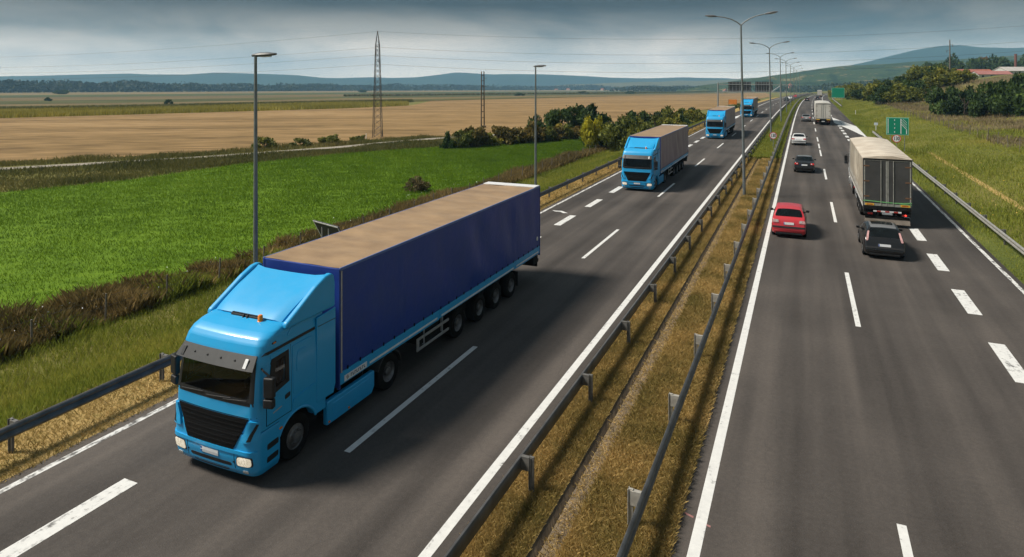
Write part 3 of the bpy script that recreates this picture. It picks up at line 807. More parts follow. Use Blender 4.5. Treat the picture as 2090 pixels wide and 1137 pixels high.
    if deflector:
        vs = []; fs = []; ys = np.linspace(1.02, 2.45, 12); n_ = 15
        for i, y in enumerate(ys):
            t = i / 11; top = 3.26 + .64 * t ** .86; hw = 1.02 + .10 * t
            for j in range(n_):
                a = -1 + 2 * j / (n_ - 1); x = a * hw
                edge = max(0, abs(a) - .72) / .28
                lift_ = .05 * t * max(0, abs(a) - .80) / .2       # raised wings at the sides
                vs.append((x, y + .05 * edge, top - .03 * (1 - t) * edge ** 2 - .025 * edge ** 3 + lift_ - .06 * t * (1 - a * a) * .5))
        base_ = len(vs)
        for i, y in enumerate(ys):
            t = i / 11; hw = 1.02 + .10 * t
            vs += [(-hw - .015, y + .05, 3.10), (hw + .015, y + .05, 3.10)]
        for i in range(11):
            for j in range(n_ - 1): fs.append((i * n_ + j, (i + 1) * n_ + j, (i + 1) * n_ + j + 1, i * n_ + j + 1))
            fs.append((i * n_, base_ + 2 * i, base_ + 2 * i + 2, (i + 1) * n_)); fs.append((i * n_ + n_ - 1, (i + 1) * n_ + n_ - 1, base_ + 2 * i + 3, base_ + 2 * i + 1))
        fs.append(tuple(list(range(n_)) + [base_ + 1, base_])); fs.append(tuple(list(range(11 * n_, 12 * n_)) + [base_ + 23, base_ + 22]))
        de = MB().add(vs, fs).build('roof_deflector', M_body, cab, smooth=35)
        MB().bx(-.40, .40, .99, 1.035, 3.20, 3.285).build('deflector_slot', M_black, de)
    return cab

def build_tractor(root, M_body):
    ch = MB()
    for s in (-1, 1): ch.bx(s * .38, s * .46, .6, 6.0, .62, .90)
    ch.bx(-.38, .38, 4.2, 4.4, .62, .86).bx(-.9, .9, 2.5, 4.25, .40, .88).bx(-.35, .35, 4.6, 5.4, .9, 1.02)
    ch.build('chassis', M_dark, root)
    MB().bx(-1.05, 1.05, 2.34, 2.75, .96, 1.0).build('catwalk', M_alu, root)
    for s in (-1, 1):
        sk = MB().prism([(2.42, .24), (4.24, .24), (4.36, .40), (4.36, .82), (2.42, .82)], s * 1.08, s * 1.22).build('side_skirt', M_body, root, bevel=.03)
        MB().prism([(2.62, .38), (4.06, .38), (4.16, .46), (4.16, .72), (2.62, .72)], s * 1.2, s * 1.232).build('skirt_panel', M_body, sk, bevel=.02)
        for y in (2.48, 3.25): MB().box((s * 1.232, y, .32), (.02, .05, .04)).build('marker_lamp', M_amber, sk)
        wheel(root, s * 1.165, 1.38, .5, .30, 'front')
        wheel(root, s * 1.21, 5.06, .5, .56, 'dish')
        arc = [(5.06 + .60 * math.cos(math.radians(a)), .5 + .60 * math.sin(math.radians(a))) for a in np.linspace(160, 8, 16)]
        arc2 = [(5.06 + .565 * math.cos(math.radians(a)), .5 + .565 * math.sin(math.radians(a))) for a in np.linspace(8, 160, 16)]
        mg = MB().prism(arc + arc2, s * .65, s * 1.235).build('mudguard', M_grey, root, smooth=30)
        MB().box((s * 1.1, 5.69, .62), (.12, .03, .14)).build('reflector', M_red, mg)

def curtain_grid(x, y0, y1, z0, z1, seed, amp=.042):
    r = np.random.default_rng(seed); ny, nz = 90, 16
    Y, Z = np.meshgrid(np.linspace(y0, y1, ny), np.linspace(z0, z1, nz), indexing='ij')
    d = np.zeros_like(Y)
    for k in range(14):
        ky = r.uniform(.5, 5); kz = r.uniform(.2, 2.4); d += r.normal(0, 1 / (1 + .4 * ky)) * np.sin(ky * Y + kz * Z + r.uniform(0, 6.3))
    d *= amp / 2
    for k in range(1, 5): d += .022 * np.exp(-((Y - (y0 + k * (y1 - y0) / 5)) / .07) ** 2)
    edge = np.minimum(1, np.minimum((Y - y0), (y1 - Y)) / .35) * np.minimum(1, np.minimum((Z - z0) * 1.2 + .25, (z1 - Z) * 2))
    s = 1 if x > 0 else -1
    return np.stack([x + s * (d * edge + .012 * edge), Y, Z], -1)

def build_trailer(root, y0, y1, M_cur, M_top, M_rail, axles, front_mat, door_mat=None, frame_mat=None, style='curtain', name='trailer', boards=None):
    ch = MB()
    for s in (-1, 1): ch.bx(s * .42, s * .54, y0 + .4, y1 - .1, .86, 1.14)
    for k in range(9): ch.bx(-1.15, 1.15, y0 + .8 + k * (y1 - y0 - 1.2) / 8, y0 + .9 + k * (y1 - y0 - 1.2) / 8, 1.0, 1.12)
    ch.bx(-1.2, 1.2, y0 + .02, y1 - .02, 1.14, 1.26)
    ch.bx(-.9, .9, axles[0] - .7, axles[-1] + .55, .55, .9)
    tl = ch.build(name, M_dark, root)
    for s, sd in ((-1, 3), (1, 8)):
        z0 = 1.38
        if boards is not None:
            z0 = 1.76
            n_b = 4
            for k in range(n_b):
                a = y0 + .05 + k * (y1 - y0 - .1) / n_b; b_ = a + (y1 - y0 - .1) / n_b - .03
                MB().bx(s * 1.225, s * 1.252, a, b_, 1.38, 1.74).build('side_board', boards, tl, bevel=.01)
        grid_mesh('side_curtain', curtain_grid(s * 1.252, y0 + .02, y1 - .03, z0, 3.95, sd, .022 if boards is None else .04), M_cur, tl)
        MB().bx(s * 1.21, s * 1.262, y0, y0 + (y1 - y0) * .36, 1.05, 1.36).build('side_rail', M_rail, tl, bevel=.012)
        MB().bx(s * 1.21, s * 1.262, y0 + (y1 - y0) * .36 + .012, y0 + (y1 - y0) * .80, 1.08, 1.36).build('side_rail', M_rail, tl, bevel=.012)
        MB().bx(s * 1.21, s * 1.262, y0 + (y1 - y0) * .80 + .012, y1 - .04, 1.05, 1.36).build('side_rail', M_rail, tl, bevel=.012)
        st = MB()
        for a, b_ in ((.09, .35), (.37, .79), (.81, .985)): st.bx(s * 1.262, s * 1.267, y0 + (y1 - y0) * a, y0 + (y1 - y0) * b_, 1.115, 1.17)
        st.build('reflective_strip', M_white, tl)
        MB().bx(s * 1.235, s * 1.275, y0 - .01, y1, 3.93, 4.005).build('top_rail', M_toprail if style == 'curtain' else M_top, tl, bevel=.012)
        MB().tube((s * 1.268, y0 + .05, 1.36), (s * 1.268, y0 + .05, 3.92), .022, n=8).build('tension_pole', M_alu, tl)
        ln = MB()
        for k in range(26):
            yy = y0 + .3 + k * (y1 - y0 - .6) / 25
            ln.box((s * 1.268, yy, 1.405), (.012, .045, .09))
        tag(ln.build('curtain_buckles', M_dark, tl), kind='stuff')
        MB().bx(s * 1.20, s * 1.26, y0 - .03, y0 + .03, .95, 3.98).build('corner_post', front_mat, tl)
        MB().bx(s * 1.20, s * 1.265, y1 - .05, y1 + .02, .95, 3.98).build('corner_post', door_mat or front_mat, tl)
        # side guard
        ga, gb = axles[0] - 2.55, axles[0] - .62
        gd = MB().bx(s * 1.17, s * 1.21, ga, gb, .78, .86).bx(s * 1.17, s * 1.21, ga, gb, .47, .55)
        gd.bx(s * 1.172, s * 1.212, ga - .02, ga + .10, .47, .86).bx(s * 1.05, s * 1.12, ga + .5, ga + .56, .5, 1.15).bx(s * 1.05, s * 1.12, gb - .3, gb - .24, .5, 1.15)
        gd.build('side_guard', M_alu, tl, bevel=.008)
        MB().bx(s * .55, s * 1.1, ga + .3, gb - .5, .55, 1.1).build('pallet_box', M_dark, tl)
        for a in axles:
            wheel(root, s * 1.22, a, .49, .36, 'dish')
        MB().bx(s * .80, s * 1.23, axles[-1] + .62, axles[-1] + .64, .28, .86).build('mud_flap', M_black, tl)
        tlm = MB().bx(s * .72, s * 1.18, y1 - .04, y1 + .03, .66, .80).build('tail_lamp', M_black, tl)
        for k, m_ in enumerate((M_redtrail, M_redtrail, M_dark)):
            MB().bx(s * (.75 + .145 * k), s * (.87 + .145 * k), y1 + .03, y1 + .042, .68, .78).build('lens', m_, tlm)
        MB().box((s * .85, y0 + .7, .55), (.1, .12, 1.0)).build('landing_leg', M_dark, tl)
        MB().bx(s * .70, s * 1.21, y1 - .62, y1 - .12, .64, 1.0).build('tool_box', M_dark, tl, bevel=.02)
    # roof sheet, slightly domed and slack between the bows
    nx, ny = 15, 70
    X, Y = np.meshgrid(np.linspace(-1.25, 1.25, nx), np.linspace(y0 + .01, y1 - .02, ny), indexing='ij')
    r = np.random.default_rng(4)
    dome = .0 if style == 'curtain' else .16
    Z = 4.0 + dome * (1 - (X / 1.25) ** 2) - .02 * np.abs(np.sin(Y * 2.4)) * (1 - (X / 1.25) ** 4)
    for k in range(8): Z += r.normal(0, .005) * np.sin(r.uniform(1, 5) * Y + r.uniform(1, 5) * X + k) * (1 - (X / 1.25) ** 2)
    grid_mesh('roof', np.stack([X, Y, Z], -1), M_top, tl)
    MB().bx(-1.25, 1.25, y0 - .02, y0 + .04, .98, 3.985).build('front_wall', front_mat, tl, bevel=.02)
    if style == 'curtain':
        MB().bx(-1.25, 1.25, y1 - .55, y1 - .02, 3.99, 4.03).build('rear_roof_plate', M_white, tl, bevel=.008)
    if dome:
        ga = [(x, 4.0 + dome * (1 - (x / 1.25) ** 2) - .01) for x in np.linspace(-1.25, 1.25, 15)]
        for yy in (y0 - .01, y1 - .04):
            MB().prism([(-1.25, 3.95)] + ga + [(1.25, 3.95)], yy, yy + .04, 'Y').build('roof_gable', M_top, tl)
    # rear doors
    dm = door_mat or M_white; fm = frame_mat or M_alu
    for s in (-1, 1):
        dr = MB().bx(s * .02, s * 1.2, y1 - .03, y1 + .02, 1.32, 3.9).build('rear_door', dm, tl, bevel=.01)
        fr = MB()
        fr.bx(s * .012, s * .07, y1 - .02, y1 + .032, 1.2, 3.92).bx(s * 1.15, s * 1.205, y1 - .02, y1 + .032, 1.2, 3.92)
        fr.bx(s * .07, s * 1.15, y1 - .02, y1 + .032, 3.86, 3.92).bx(s * .07, s * 1.15, y1 - .02, y1 + .032, 1.2, 1.34)
        fr.build('door_frame', fm, dr)
        MB().tube((s * .32, y1 + .045, 1.25), (s * .32, y1 + .045, 3.88), .018, n=6).build('lock_bar', fm, dr)
        for z in (1.7, 2.6, 3.5):
            MB().bx(s * .92, s * 1.22, y1 + .02, y1 + .034, z, z + .08).build('hinge', M_rust, dr)
    MB().bx(-1.22, 1.22, y1 - .04, y1 + .045, 3.9, 3.985).build('rear_header', M_dark, tl)
    MB().bx(-1.22, 1.22, y1 - .10, y1 + .05, 1.0, 1.2).build('rear_sill', M_dark, tl)
    rb = MB().bx(-1.15, 1.15, y1 - .12, y1 - .02, .46, .60).bx(-.5, -.42, y1 - .1, y1 - .04, .5, 1.0).bx(.42, .5, y1 - .1, y1 - .04, .5, 1.0).build('underrun_bar', M_dark, tl)
    MB().bx(-.27, .27, y1 + .0, y1 + .012, .70, .82).build('number_plate', M_plate, tl)
    return tl

M_toprail = mat('blue_edge', (.10, .17, .42), .45, var=.1)
M_rust = mat('rusty_hinge', (.16, .085, .045), .8, var=.3)
M_frontblue = mat('front_wall_blue', (.012, .045, .26), .5, var=.2, scale=2)

def build_blue_truck():
    t = empty('articulated_truck')
    build_cab(t, M_blue)
    build_tractor(t, M_blue)
    tl = build_trailer(t, 2.85, 16.5, M_tarpblue, M_roof, M_blue, [9.1, 10.7, 12.1, 13.5], M_frontblue, door_mat=M_frontblue)
    # maker's plate on the rail: emblem and a row of small dark letters
    pl = MB().bx(1.262, 1.270, 3.02, 3.95, 1.085, 1.235).build('maker_plate', M_white, tl)
    le = MB().box((1.271, 3.14, 1.16), (.003, .08, .10), rx=.5)
    le.build('emblem', mat('grey_emblem', (.35, .35, .37), .6), pl)
    le = MB()
    for k in range(8):
        yy = 3.27 + k * .078
        le.bx(1.2701, 1.2725, yy, yy + .02, 1.12, 1.20).bx(1.2701, 1.2725, yy + .02, yy + .055, 1.12 if k % 2 else 1.18, 1.14 if k % 2 else 1.20)
    le.build('lettering', mat('navy_print', (.02, .025, .12), .6), pl)
    MB().lathe([(.09, 0), (.09, .012), (.001, .013)], 'X', (1.265, 16.15, 1.75), 18).build('round_sticker', M_white, tl)
    return t

truck1 = build_blue_truck()
truck1.location = onroad(-11.9, 10.45)
tag(truck1, 'bright blue articulated truck with navy curtain trailer and tan roof, nearest the camera', 'truck', 'convoy of blue trucks')
def mauve(t):
    for ch in t.children:
        for g_ in ch.children:
            if g_.name.startswith('side_curtain'):
                g_.material_slots[0].link = 'OBJECT'; g_.material_slots[0].material = M_tarpgrey
for (xr, y, lab) in ((-11.75, 50.0, 'blue truck with grey mauve curtain trailer, second in the convoy beside the roadside hedge'),
                     (-11.55, 96.5, 'blue truck with grey trailer, third in the convoy, between the lamp posts'),
                     (-11.55, 152.0, 'smallest farthest blue truck of the convoy, passing under the sign gantry')):
    t = copy_tree(truck1)
    t.location = onroad(xr, y); t.rotation_euler = (0, 0, -math.atan(2 * 4.6e-5 * max(0, y - 112)))
    tag(t, lab, 'truck', 'convoy of blue trucks'); mauve(t)

# ---- the dirty cream truck going away
M_cream = tarp('cream_canvas', (.44, .395, .32), (.19, .145, .10), .65, .5)
M_creamroof = tarp('cream_roof', (.78, .70, .58), (.25, .15, .08), .6, .3)
M_doors = tarp('sooty_doors', (.042, .042, .042), (.10, .098, .095), .5, .15)
M_boards = mat('grey_boards', (.36, .34, .30), .6, var=.25, scale=3)
M_frame = mat('door_frame_metal', (.34, .34, .31), .5, .2, var=.25)
gt = empty('canvas_truck')
build_cab(gt, paint('pale_cab', (.42, .44, .45), .4), deflector=False)
build_tractor(gt, paint('pale_cab2', (.30, .31, .32), .5))
tl = build_trailer(gt, 2.85, 16.5, M_cream, M_creamroof, M_boards, [10.6, 11.9, 13.2], M_cream, M_doors, M_frame, 'canvas', boards=M_boards)
M_strap = mat('green_strap', (.16, .42, .16), .7)
sp_ = MB(); pts = [(1.24 - i * .124, 16.545, 1.50 - .10 * math.sin(i / 20 * math.pi) * (i / 20) - .02) for i in range(21)]
for a, b_ in zip(pts, pts[1:]): sp_.box(((a[0] + b_[0]) / 2, a[1], (a[2] + b_[2]) / 2), (.13, .012, .055), ry=-math.atan2(b_[2] - a[2], b_[0] - a[0]) if False else 0)
sp_.build('strap', M_strap, tl)
sp_ = MB()
for i in range(12): sp_.box((-1.2 + i * .05, 16.55, 1.36 + .004 * i), (.06, .012, .04))
sp_.build('strap', M_strap, tl)
M_yellow = mat('yellow_marker', (.78, .46, .03), .5); M_redw = mat('marker_red', (.40, .03, .02), .5)
for s in (-1, 1):
    mk = MB().bx(s * .68, s * 1.15, 16.545, 16.556, 1.225, 1.335).build('marker_board', M_yellow, tl)
    MB().bx(s * .75, s * 1.08, 16.5565, 16.559, 1.255, 1.305).build('board_inset', M_redw, mk)
bar = MB().bx(-.72, .72, 16.56, 16.575, .855, .935).build('striped_bar', M_white, tl)
for k in range(3): MB().bx(-.55 + .44 * k, -.33 + .44 * k, 16.5755, 16.579, .857, .933).build('red_stripe', M_redw, bar)
k = Nd('lit_tail_lamp'); k.base((.6, .01, .01)); k.b.inputs['Emission Color'].default_value = (1, .05, .03, 1); k.b.inputs['Emission Strength'].default_value = 2.5
MB().lathe([(.001, .03), (.03, .028), (.045, .0)], 'Y', (-.93, 16.56, .74), 12).build('lit_tail_lamp', k.m, tl)
mf = MB().prism([(16.30, .22), (16.62, .16), (16.63, .19), (16.40, .52), (16.36, .52)], -1.16, 1.16).build('spray_flap', mat('muddy_flap', (.13, .11, .09), .8, var=.35, scale=3), tl)
gt.location = onroad(4.58, 60.7); gt.rotation_euler = (0, 0, math.pi - math.radians(.4))
tag(gt, 'dirty cream canvas truck with sooty grey rear doors in the right lane', 'truck')

wt = empty('box_truck')
build_cab(wt, MATS['pale_cab'], deflector=False)
build_tractor(wt, MATS['pale_cab2'])
M_box = tarp('white_box', (.62, .60, .55), (.34, .30, .25), .4, .1)
tl = build_trailer(wt, 2.85, 16.5, M_box, M_box, M_boards, [10.6, 11.9, 13.2], M_box, M_box, M_frame, 'canvas')
for s in (-1, 1):
    MB().bx(s * .55, s * 1.15, 16.545, 16.556, 1.02, 1.16).build('marker_board', M_yellow, tl)
wt.location = onroad(3.15, 149.1); wt.rotation_euler = (0, 0, math.pi)
tag(wt, 'white box trailer truck far ahead beside the painted gore', 'truck')
wt2 = copy_tree(wt); wt2.location = onroad(4.0, 452); wt2.rotation_euler = (0, 0, math.pi - .03)
tag(wt2, 'tiny pale truck at the far bend of the motorway', 'truck')

# ---- cars: cross-sections lofted along the length (front at y = 0)
def car_shape(kind):
    if kind == 'hatch':
        L = 4.25; top = [(0, .52), (.06, .66), (.35, .80), (1.02, .96), (1.20, 1.03), (1.95, 1.40), (2.5, 1.46), (3.2, 1.44), (3.62, 1.37), (3.95, 1.04), (4.14, .92), (4.21, .62), (4.25, .50)]
        rear = (3.60, 3.98); roof = (1.95, 3.6)
    elif kind == 'estate':
        L = 4.3; top = [(0, .50), (.06, .64), (.35, .80), (1.05, .95), (1.22, 1.02), (1.95, 1.38), (2.5, 1.45), (3.3, 1.44), (3.66, 1.38), (4.08, .98), (4.16, .82), (4.24, .60), (4.3, .48)]
        rear = (3.64, 4.06); roof = (1.95, 3.6)
    else:
        L = 4.55; top = [(0, .50), (.06, .62), (.4, .78), (1.15, .93), (1.32, .99), (2.05, 1.36), (2.6, 1.41), (3.15, 1.37), (3.75, 1.05), (3.92, 1.0), (4.38, .95), (4.46, .82), (4.52, .62), (4.55, .48)]
        rear = (3.16, 3.76); roof = (2.0, 3.15)
    return L, top, rear, roof
def build_car(name, kind, M_body, M_roofc=None, Wd=.87, light='wide', sunroof=False, plate_z=.70, towbar=False, light_mat=None, seen=True):
    L, top, rear, roof = car_shape(kind)
    ty = [p[0] for p in top]; tz = [p[1] for p in top]
    def ztop(y): return float(np.interp(y, ty, tz))
    def hw(y):
        e0 = min(1, max(0, y) / .55); e1 = min(1, max(0, L - y) / .45)
        return Wd * (1 - .16 * (1 - e0) ** 2 - .10 * (1 - e1) ** 2.2)
    def belt(y): return min(.86 + .05 * y / L, ztop(y) - .012)
    def half(y):
        w = hw(y); zt_ = ztop(y); zb = belt(y); up = max(0, min(1, (zt_ - zb) / .52))
        wr = w * (.965 - .20 * up)
        zlo = .22 + (.14 * max(0, 1 - y / .1)) + .12 * max(0, 1 - (L - y) / .1)
        zs_ = zb
        pts = [(w * .90, zlo), (w * .985, zlo + .05), (w, min(.46, zs_ - .02)), (w * .998, min(.66, zs_ - .01)), (w * .975, zs_), (wr, zb + (zt_ - zb) * .90), (wr * .93, zb + (zt_ - zb) * .97), (wr * .75, zt_), (wr * .38, zt_ + .018 * up), (0, zt_ + .024 * up)]
        return pts
    ys = sorted(set([0, .02, .06, .15, .3, .5, .8, L - .02, L - .06, L - .14, L - .25, L] + list(np.linspace(.8, L - .25, 26)) + ty))
    vs = []; fs = []; n = 19
    for y in ys:
        h_ = half(y); ring = [(x, y, z) for x, z in h_] + [(-x, y, z) for x, z in h_[-2::-1]]
        vs += ring
    for i in range(len(ys) - 1):
        for j in range(n - 1): fs.append((i * n + j, i * n + j + 1, (i + 1) * n + j + 1, (i + 1) * n + j))
        fs.append((i * n + n - 1, i * n, (i + 1) * n, (i + 1) * n + n - 1))
    fs += [tuple(range(n)), tuple(range((len(ys) - 1) * n, len(ys) * n))]
    root = empty(name)
    body = MB().add(vs, fs).build('body', M_body, root, smooth=48)
    def ftop(x, y):
        h_ = half(y); xs = [p[0] for p in h_][::-1]; zs_ = [p[1] for p in h_][::-1]
        return (x, y, float(np.interp(abs(x), xs[:6], zs_[:6])))
    def fsd(s):
        def f(y, t):
            h_ = half(y); a, b_ = h_[4], h_[5]; return (s * (a[0] + (b_[0] - a[0]) * t), y, a[1] + (b_[1] - a[1]) * t)
        return f
    def flow(s):
        def f(y, z):
            h_ = half(y); return (s * float(np.interp(z, [p[1] for p in h_[:5]], [p[0] for p in h_[:5]])), y, z)
        return f
    def frear(x, z):
        # the tail, read from the top line backwards
        yy = np.linspace(rear[0], L, 60); zz_ = np.array([ztop(v) for v in yy]); y = float(np.interp(-z, -zz_, yy)) if z > .5 else L - .005
        w = hw(y); return (x, y - .015 * (abs(x) / Wd) ** 3, z)
    c0 = (0, L / 2, .7)
    wr1 = half(rear[1])[5][0]; wr0 = half(rear[0])[5][0]
    patch(ftop, [(-wr0 * .86, rear[0] + .03), (wr0 * .86, rear[0] + .03), (wr1 * .90, rear[1] - .03), (-wr1 * .90, rear[1] - .03)], .007, 10, 6, .05, .02, c0).build('rear_window', M_glass, body, smooth=True)
    f0 = 1.22 if kind != 'sedan' else 1.36
    patch(ftop, [(-.66, f0 + .02), (.66, f0 + .02), (.56, roof[0] - .03), (-.56, roof[0] - .03)], .007, 8, 5, .05, .02, c0).build('windscreen', M_glass, body, smooth=True)
    if M_roofc:
        patch(ftop, [(-.56, roof[0] + .05), (.56, roof[0] + .05), (.56, roof[1] - .02), (-.56, roof[1] - .02)], .006, 8, 10, .03, .02, c0).build('roof_panel', M_roofc, body, smooth=True)
    if sunroof:
        patch(ftop, [(-.47, roof[0] + .08), (.47, roof[0] + .08), (.47, roof[0] + 1.1), (-.47, roof[0] + 1.1)], .012, 8, 6, .05, .02, c0).build('sunroof', M_glass, body, smooth=True)
    for s in (-1, 1):
        mid = (roof[0] + roof[1]) / 2
        patch(fsd(s), [(f0 + .42, .10), (mid - .04, .06), (mid - .04, .90), (roof[0] + .04, .86)], .006, 8, 4, .04, .02, c0).build('side_window', M_glass, body, smooth=True)
        e1 = roof[1] + (.28 if kind != 'sedan' else .22)
        patch(fsd(s), [(mid + .04, .06), (e1, .14), (roof[1] - .08, .86), (mid + .04, .90)], .006, 8, 4, .04, .02, c0).build('side_window', M_glass, body, smooth=True)
        for yw in (.82, L - .86):
            MB().lathe([(.36, 0), (.36, .012), (.001, .013)], 'X', (s * (hw(yw) - .006), yw, .33), 22).build('wheel_arch', M_black, body) if s > 0 else MB().lathe([(.36, 0), (.36, -.012), (.001, -.013)], 'X', (s * (hw(yw) - .006), yw, .33), 22).build('wheel_arch', M_black, body)
            wheel(root, s * (hw(yw) + .018), yw, .315, .2, 'spoke', rim_mat=M_alu)
        mm = MB().box((s * (Wd + .09), 1.62 if kind != 'sedan' else 1.75, .97), (.17, .10, .12)).build('mirror', M_body if light != 'wide' else M_black, body, bevel=.03)
        MB().box((s * (Wd + .01), 1.64 if kind != 'sedan' else 1.77, .94), (.10, .05, .04)).build('mirror_stalk', M_black, mm)
        patch(flow(s), [(.3, .52), (L - .3, .55), (L - .3, .60), (.3, .57)], .008, 14, 1, 0, .01, c0).build('side_moulding', M_black, body)
        # lamps
        if light == 'tall':
            patch(frear, [(s * .70, .84), (s * .80, .84), (s * .70, 1.24), (s * .62, 1.24)], .035, 3, 6, .06, .03, c0).build('tail_lamp', light_mat or M_red, body, smooth=True)
        elif light == 'wide':
            tlm = patch(frear, [(s * .50, .76), (s * .83, .76), (s * .80, .91), (s * .52, .91)], .03, 5, 3, .08, .03, c0).build('tail_lamp', light_mat or M_red, body, smooth=True)
            patch(frear, [(s * .56, .80), (s * .66, .80), (s * .66, .87), (s * .56, .87)], .036, 2, 2, .1, .01, c0).build('reverse_lens', M_lens, tlm)
        patch(lambda x, z: (x, .02 + .12 * (abs(x) / Wd) ** 3 * 2, z), [(s * .42, .56), (s * .74, .58), (s * .70, .68), (s * .45, .66)], .05, 4, 3, .1, .1, c0).build('headlight', M_lens, body)
    # bumper band, plate
    patch(frear, [(-.84, .52), (.84, .52), (.84, .60), (-.84, .60)], .03, 10, 2, .03, .03, c0).build('bumper_strip', M_black, body, smooth=True)
    pp = MB().box((0, frear(0, plate_z)[1] + .02, plate_z), (.52, .02, .115), rx=.12).build('number_plate', M_plate, body)
    MB().box((.237, frear(0, plate_z)[1] + .0305, plate_z), (.04, .004, .11), rx=.12).build('country_band', M_plateblue, pp)
    MB().box((0, L - .05, .25), (1.3, .08, .10)).build('rear_valance', M_black, body, bevel=.02)
    if towbar:
        MB().tube((0, L - .02, .36), (0, L + .07, .36), .018).tube((0, L + .07, .36), (0, L + .07, .43), .02).build('towbar', M_dark, body)
    return root

M_redcar = paint('red_paint', (.50, .022, .035), .10, .3, .5)
M_blackcar = paint('black_paint', (.006, .0065, .0075), .03, .25, .4)
M_whitecar = paint('white_car_paint', (.70, .71, .71), .12, .3, .4)
M_greycar = paint('grey_car_paint', (.16, .165, .17), .2, .3, .5)
M_clear = mat('clear_red_lens', (.62, .36, .35), .15, .2, var=.4, scale=25)
def put(o, xr, y, away=True, yaw=0):
    o.location = onroad(xr, y); o.rotation_euler = (0, 0, (math.pi if away else 0) + yaw - math.atan(2 * 4.6e-5 * max(0, y - 120)))
red = build_car('hatchback_car', 'hatch', M_redcar, light='wide', light_mat=M_clear, plate_z=.74); put(red, -.76, 43.0); red.scale = (1, 1, 1.1)
tag(red, 'red hatchback car beside the inner edge line in the left lane', 'car')
blk = build_car('hatchback_car', 'estate', M_blackcar, M_roofc=MATS['grey_car_paint'], light='tall', light_mat=M_clear, sunroof=True, plate_z=.68, towbar=True, Wd=.88); put(blk, 3.55, 40.4)
tag(blk, 'black hatchback car with sunroof following close behind the cream canvas truck', 'car')
sed = build_car('saloon_car', 'sedan', M_blackcar, M_roofc=MATS['grey_car_paint'], light='wide', plate_z=.74, Wd=.86); put(sed, .02, 70.3)
tag(sed, 'black saloon car between the red car and the white car', 'car')
whc = build_car('saloon_car', 'sedan', M_whitecar, light='wide', plate_z=.74, Wd=.86); put(whc, -.6, 96.6)
tag(whc, 'white saloon car in the left lane by the median speed sign', 'car')
gry = build_car('saloon_car', 'sedan', M_greycar, light='wide', plate_z=.74, Wd=.84); put(gry, .35, 146.5)
tag(gry, 'small grey saloon car beside the far white box truck', 'car')
for xr, y, src, lab in ((-.3, 300, sed, 'tiny dark car nearest the far bend, in the left lane'), (3.6, 335, blk, 'first of two tiny dark cars ahead in the right lane'), (3.6, 385, sed, 'second of two tiny dark cars, just behind the tiny pale truck')):
    o = copy_tree(src); put(o, xr, y); tag(o, lab, 'car', 'far cars driving away')
for xr, y, src, lab in ((-8.0, 290, blk, 'tiny dark oncoming car nearest the gantry'), (-8.0, 330, whc, 'tiny white oncoming car at the bend'), (-8.2, 400, red, 'tiny reddish oncoming car, farthest on the other carriageway')):
    o = copy_tree(src); put(o, xr, y, away=False); tag(o, lab, 'car', 'far oncoming cars')
# ------------------------------------------------------------------ guardrails
M_galv = mat('galvanised_steel', (.12, .12, .12), .5, .55, var=.35, scale=3, bump=.1)
M_galvpale = mat('pale_galvanised', (.42, .41, .38), .5, .5, var=.25, scale=3)
M_post = mat('weathered_post', (.17, .165, .155), .65, .4, var=.35, scale=8)
M_postpale = mat('pale_post', (.38, .36, .32), .65, .2, var=.25, scale=8)
WP = [(0.0, .77), (.045, .755), (.075, .70), (.055, .655), (.0, .63), (.0, .60), (.055, .575), (.075, .53), (.045, .475), (.0, .46), (-.012, .46), (-.012, .60), (-.012, .63), (-.012, .77)]
def guardrail(x, face, y0, y1, label, mb, mp, step=4.0, first=0.0, group=None, spacer=.22):
    """face = +1 when the beam's ribs point to +x; posts stand behind it"""
    Y = np.arange(y0, y1 + .1, 2.0)
    root = empty('guardrail', (0, 0, 0))
    xs = [x + face * p[0] for p in WP] + [x + face * WP[0][0]]; zs = [p[1] for p in WP] + [WP[0][1]]
    strip('beam', xs, mb, Y, 0, root, zs)
    p_me = None
    k = 0; y = first
    while y <= y1:
        if y >= y0:
            if p_me is None:
                xp = -face * spacer
                b = MB().bx(xp - .05, xp + .05, -.028, .028, -.35, .80)
                b.bx(xp - .05, xp - .035, -.06, .06, -.35, .80)
                b.bx(min(xp, -face * .012), max(xp, -face * .012), -.045, .045, .50, .78)
                po = b.build('post', mp, root); p_me = po.data
                for hz in (.74, .60): pass
            else:
                po = bpy.data.objects.new('post', p_me); link(po, root)
            po.location = onroad(x, y); po.rotation_euler = (random.uniform(-.012, .012), random.uniform(-.012, .012), 0)
        y += step; k += 1
    tag(root, label, 'guardrail', group)
    return root
guardrail(-5.48, -1, -8, 640, 'dark steel guardrail on the oncoming side of the median', M_galv, M_post, 4.2, 0.2, spacer=.24)
guardrail(-2.86, 1, -8, 640, 'thin guardrail with pale posts on the outbound side of the median', M_galv, M_postpale, 4.2, 4.2, spacer=.22)
guardrail(-16.75, 1, -8, 128, 'steel guardrail between the hard shoulder and the green verge at left', M_galv, M_post, 3.95, 1.4)
guardrail(9.42, -1, -8, 112, 'pale guardrail along the right shoulder with dark posts', M_galvpale, M_post, 4.0, 2.0)
guardrail(9.6, -1, 215, 330, 'short distant pale guardrail beside the plain green board', M_galvpale, M_post, 4.0, 216)

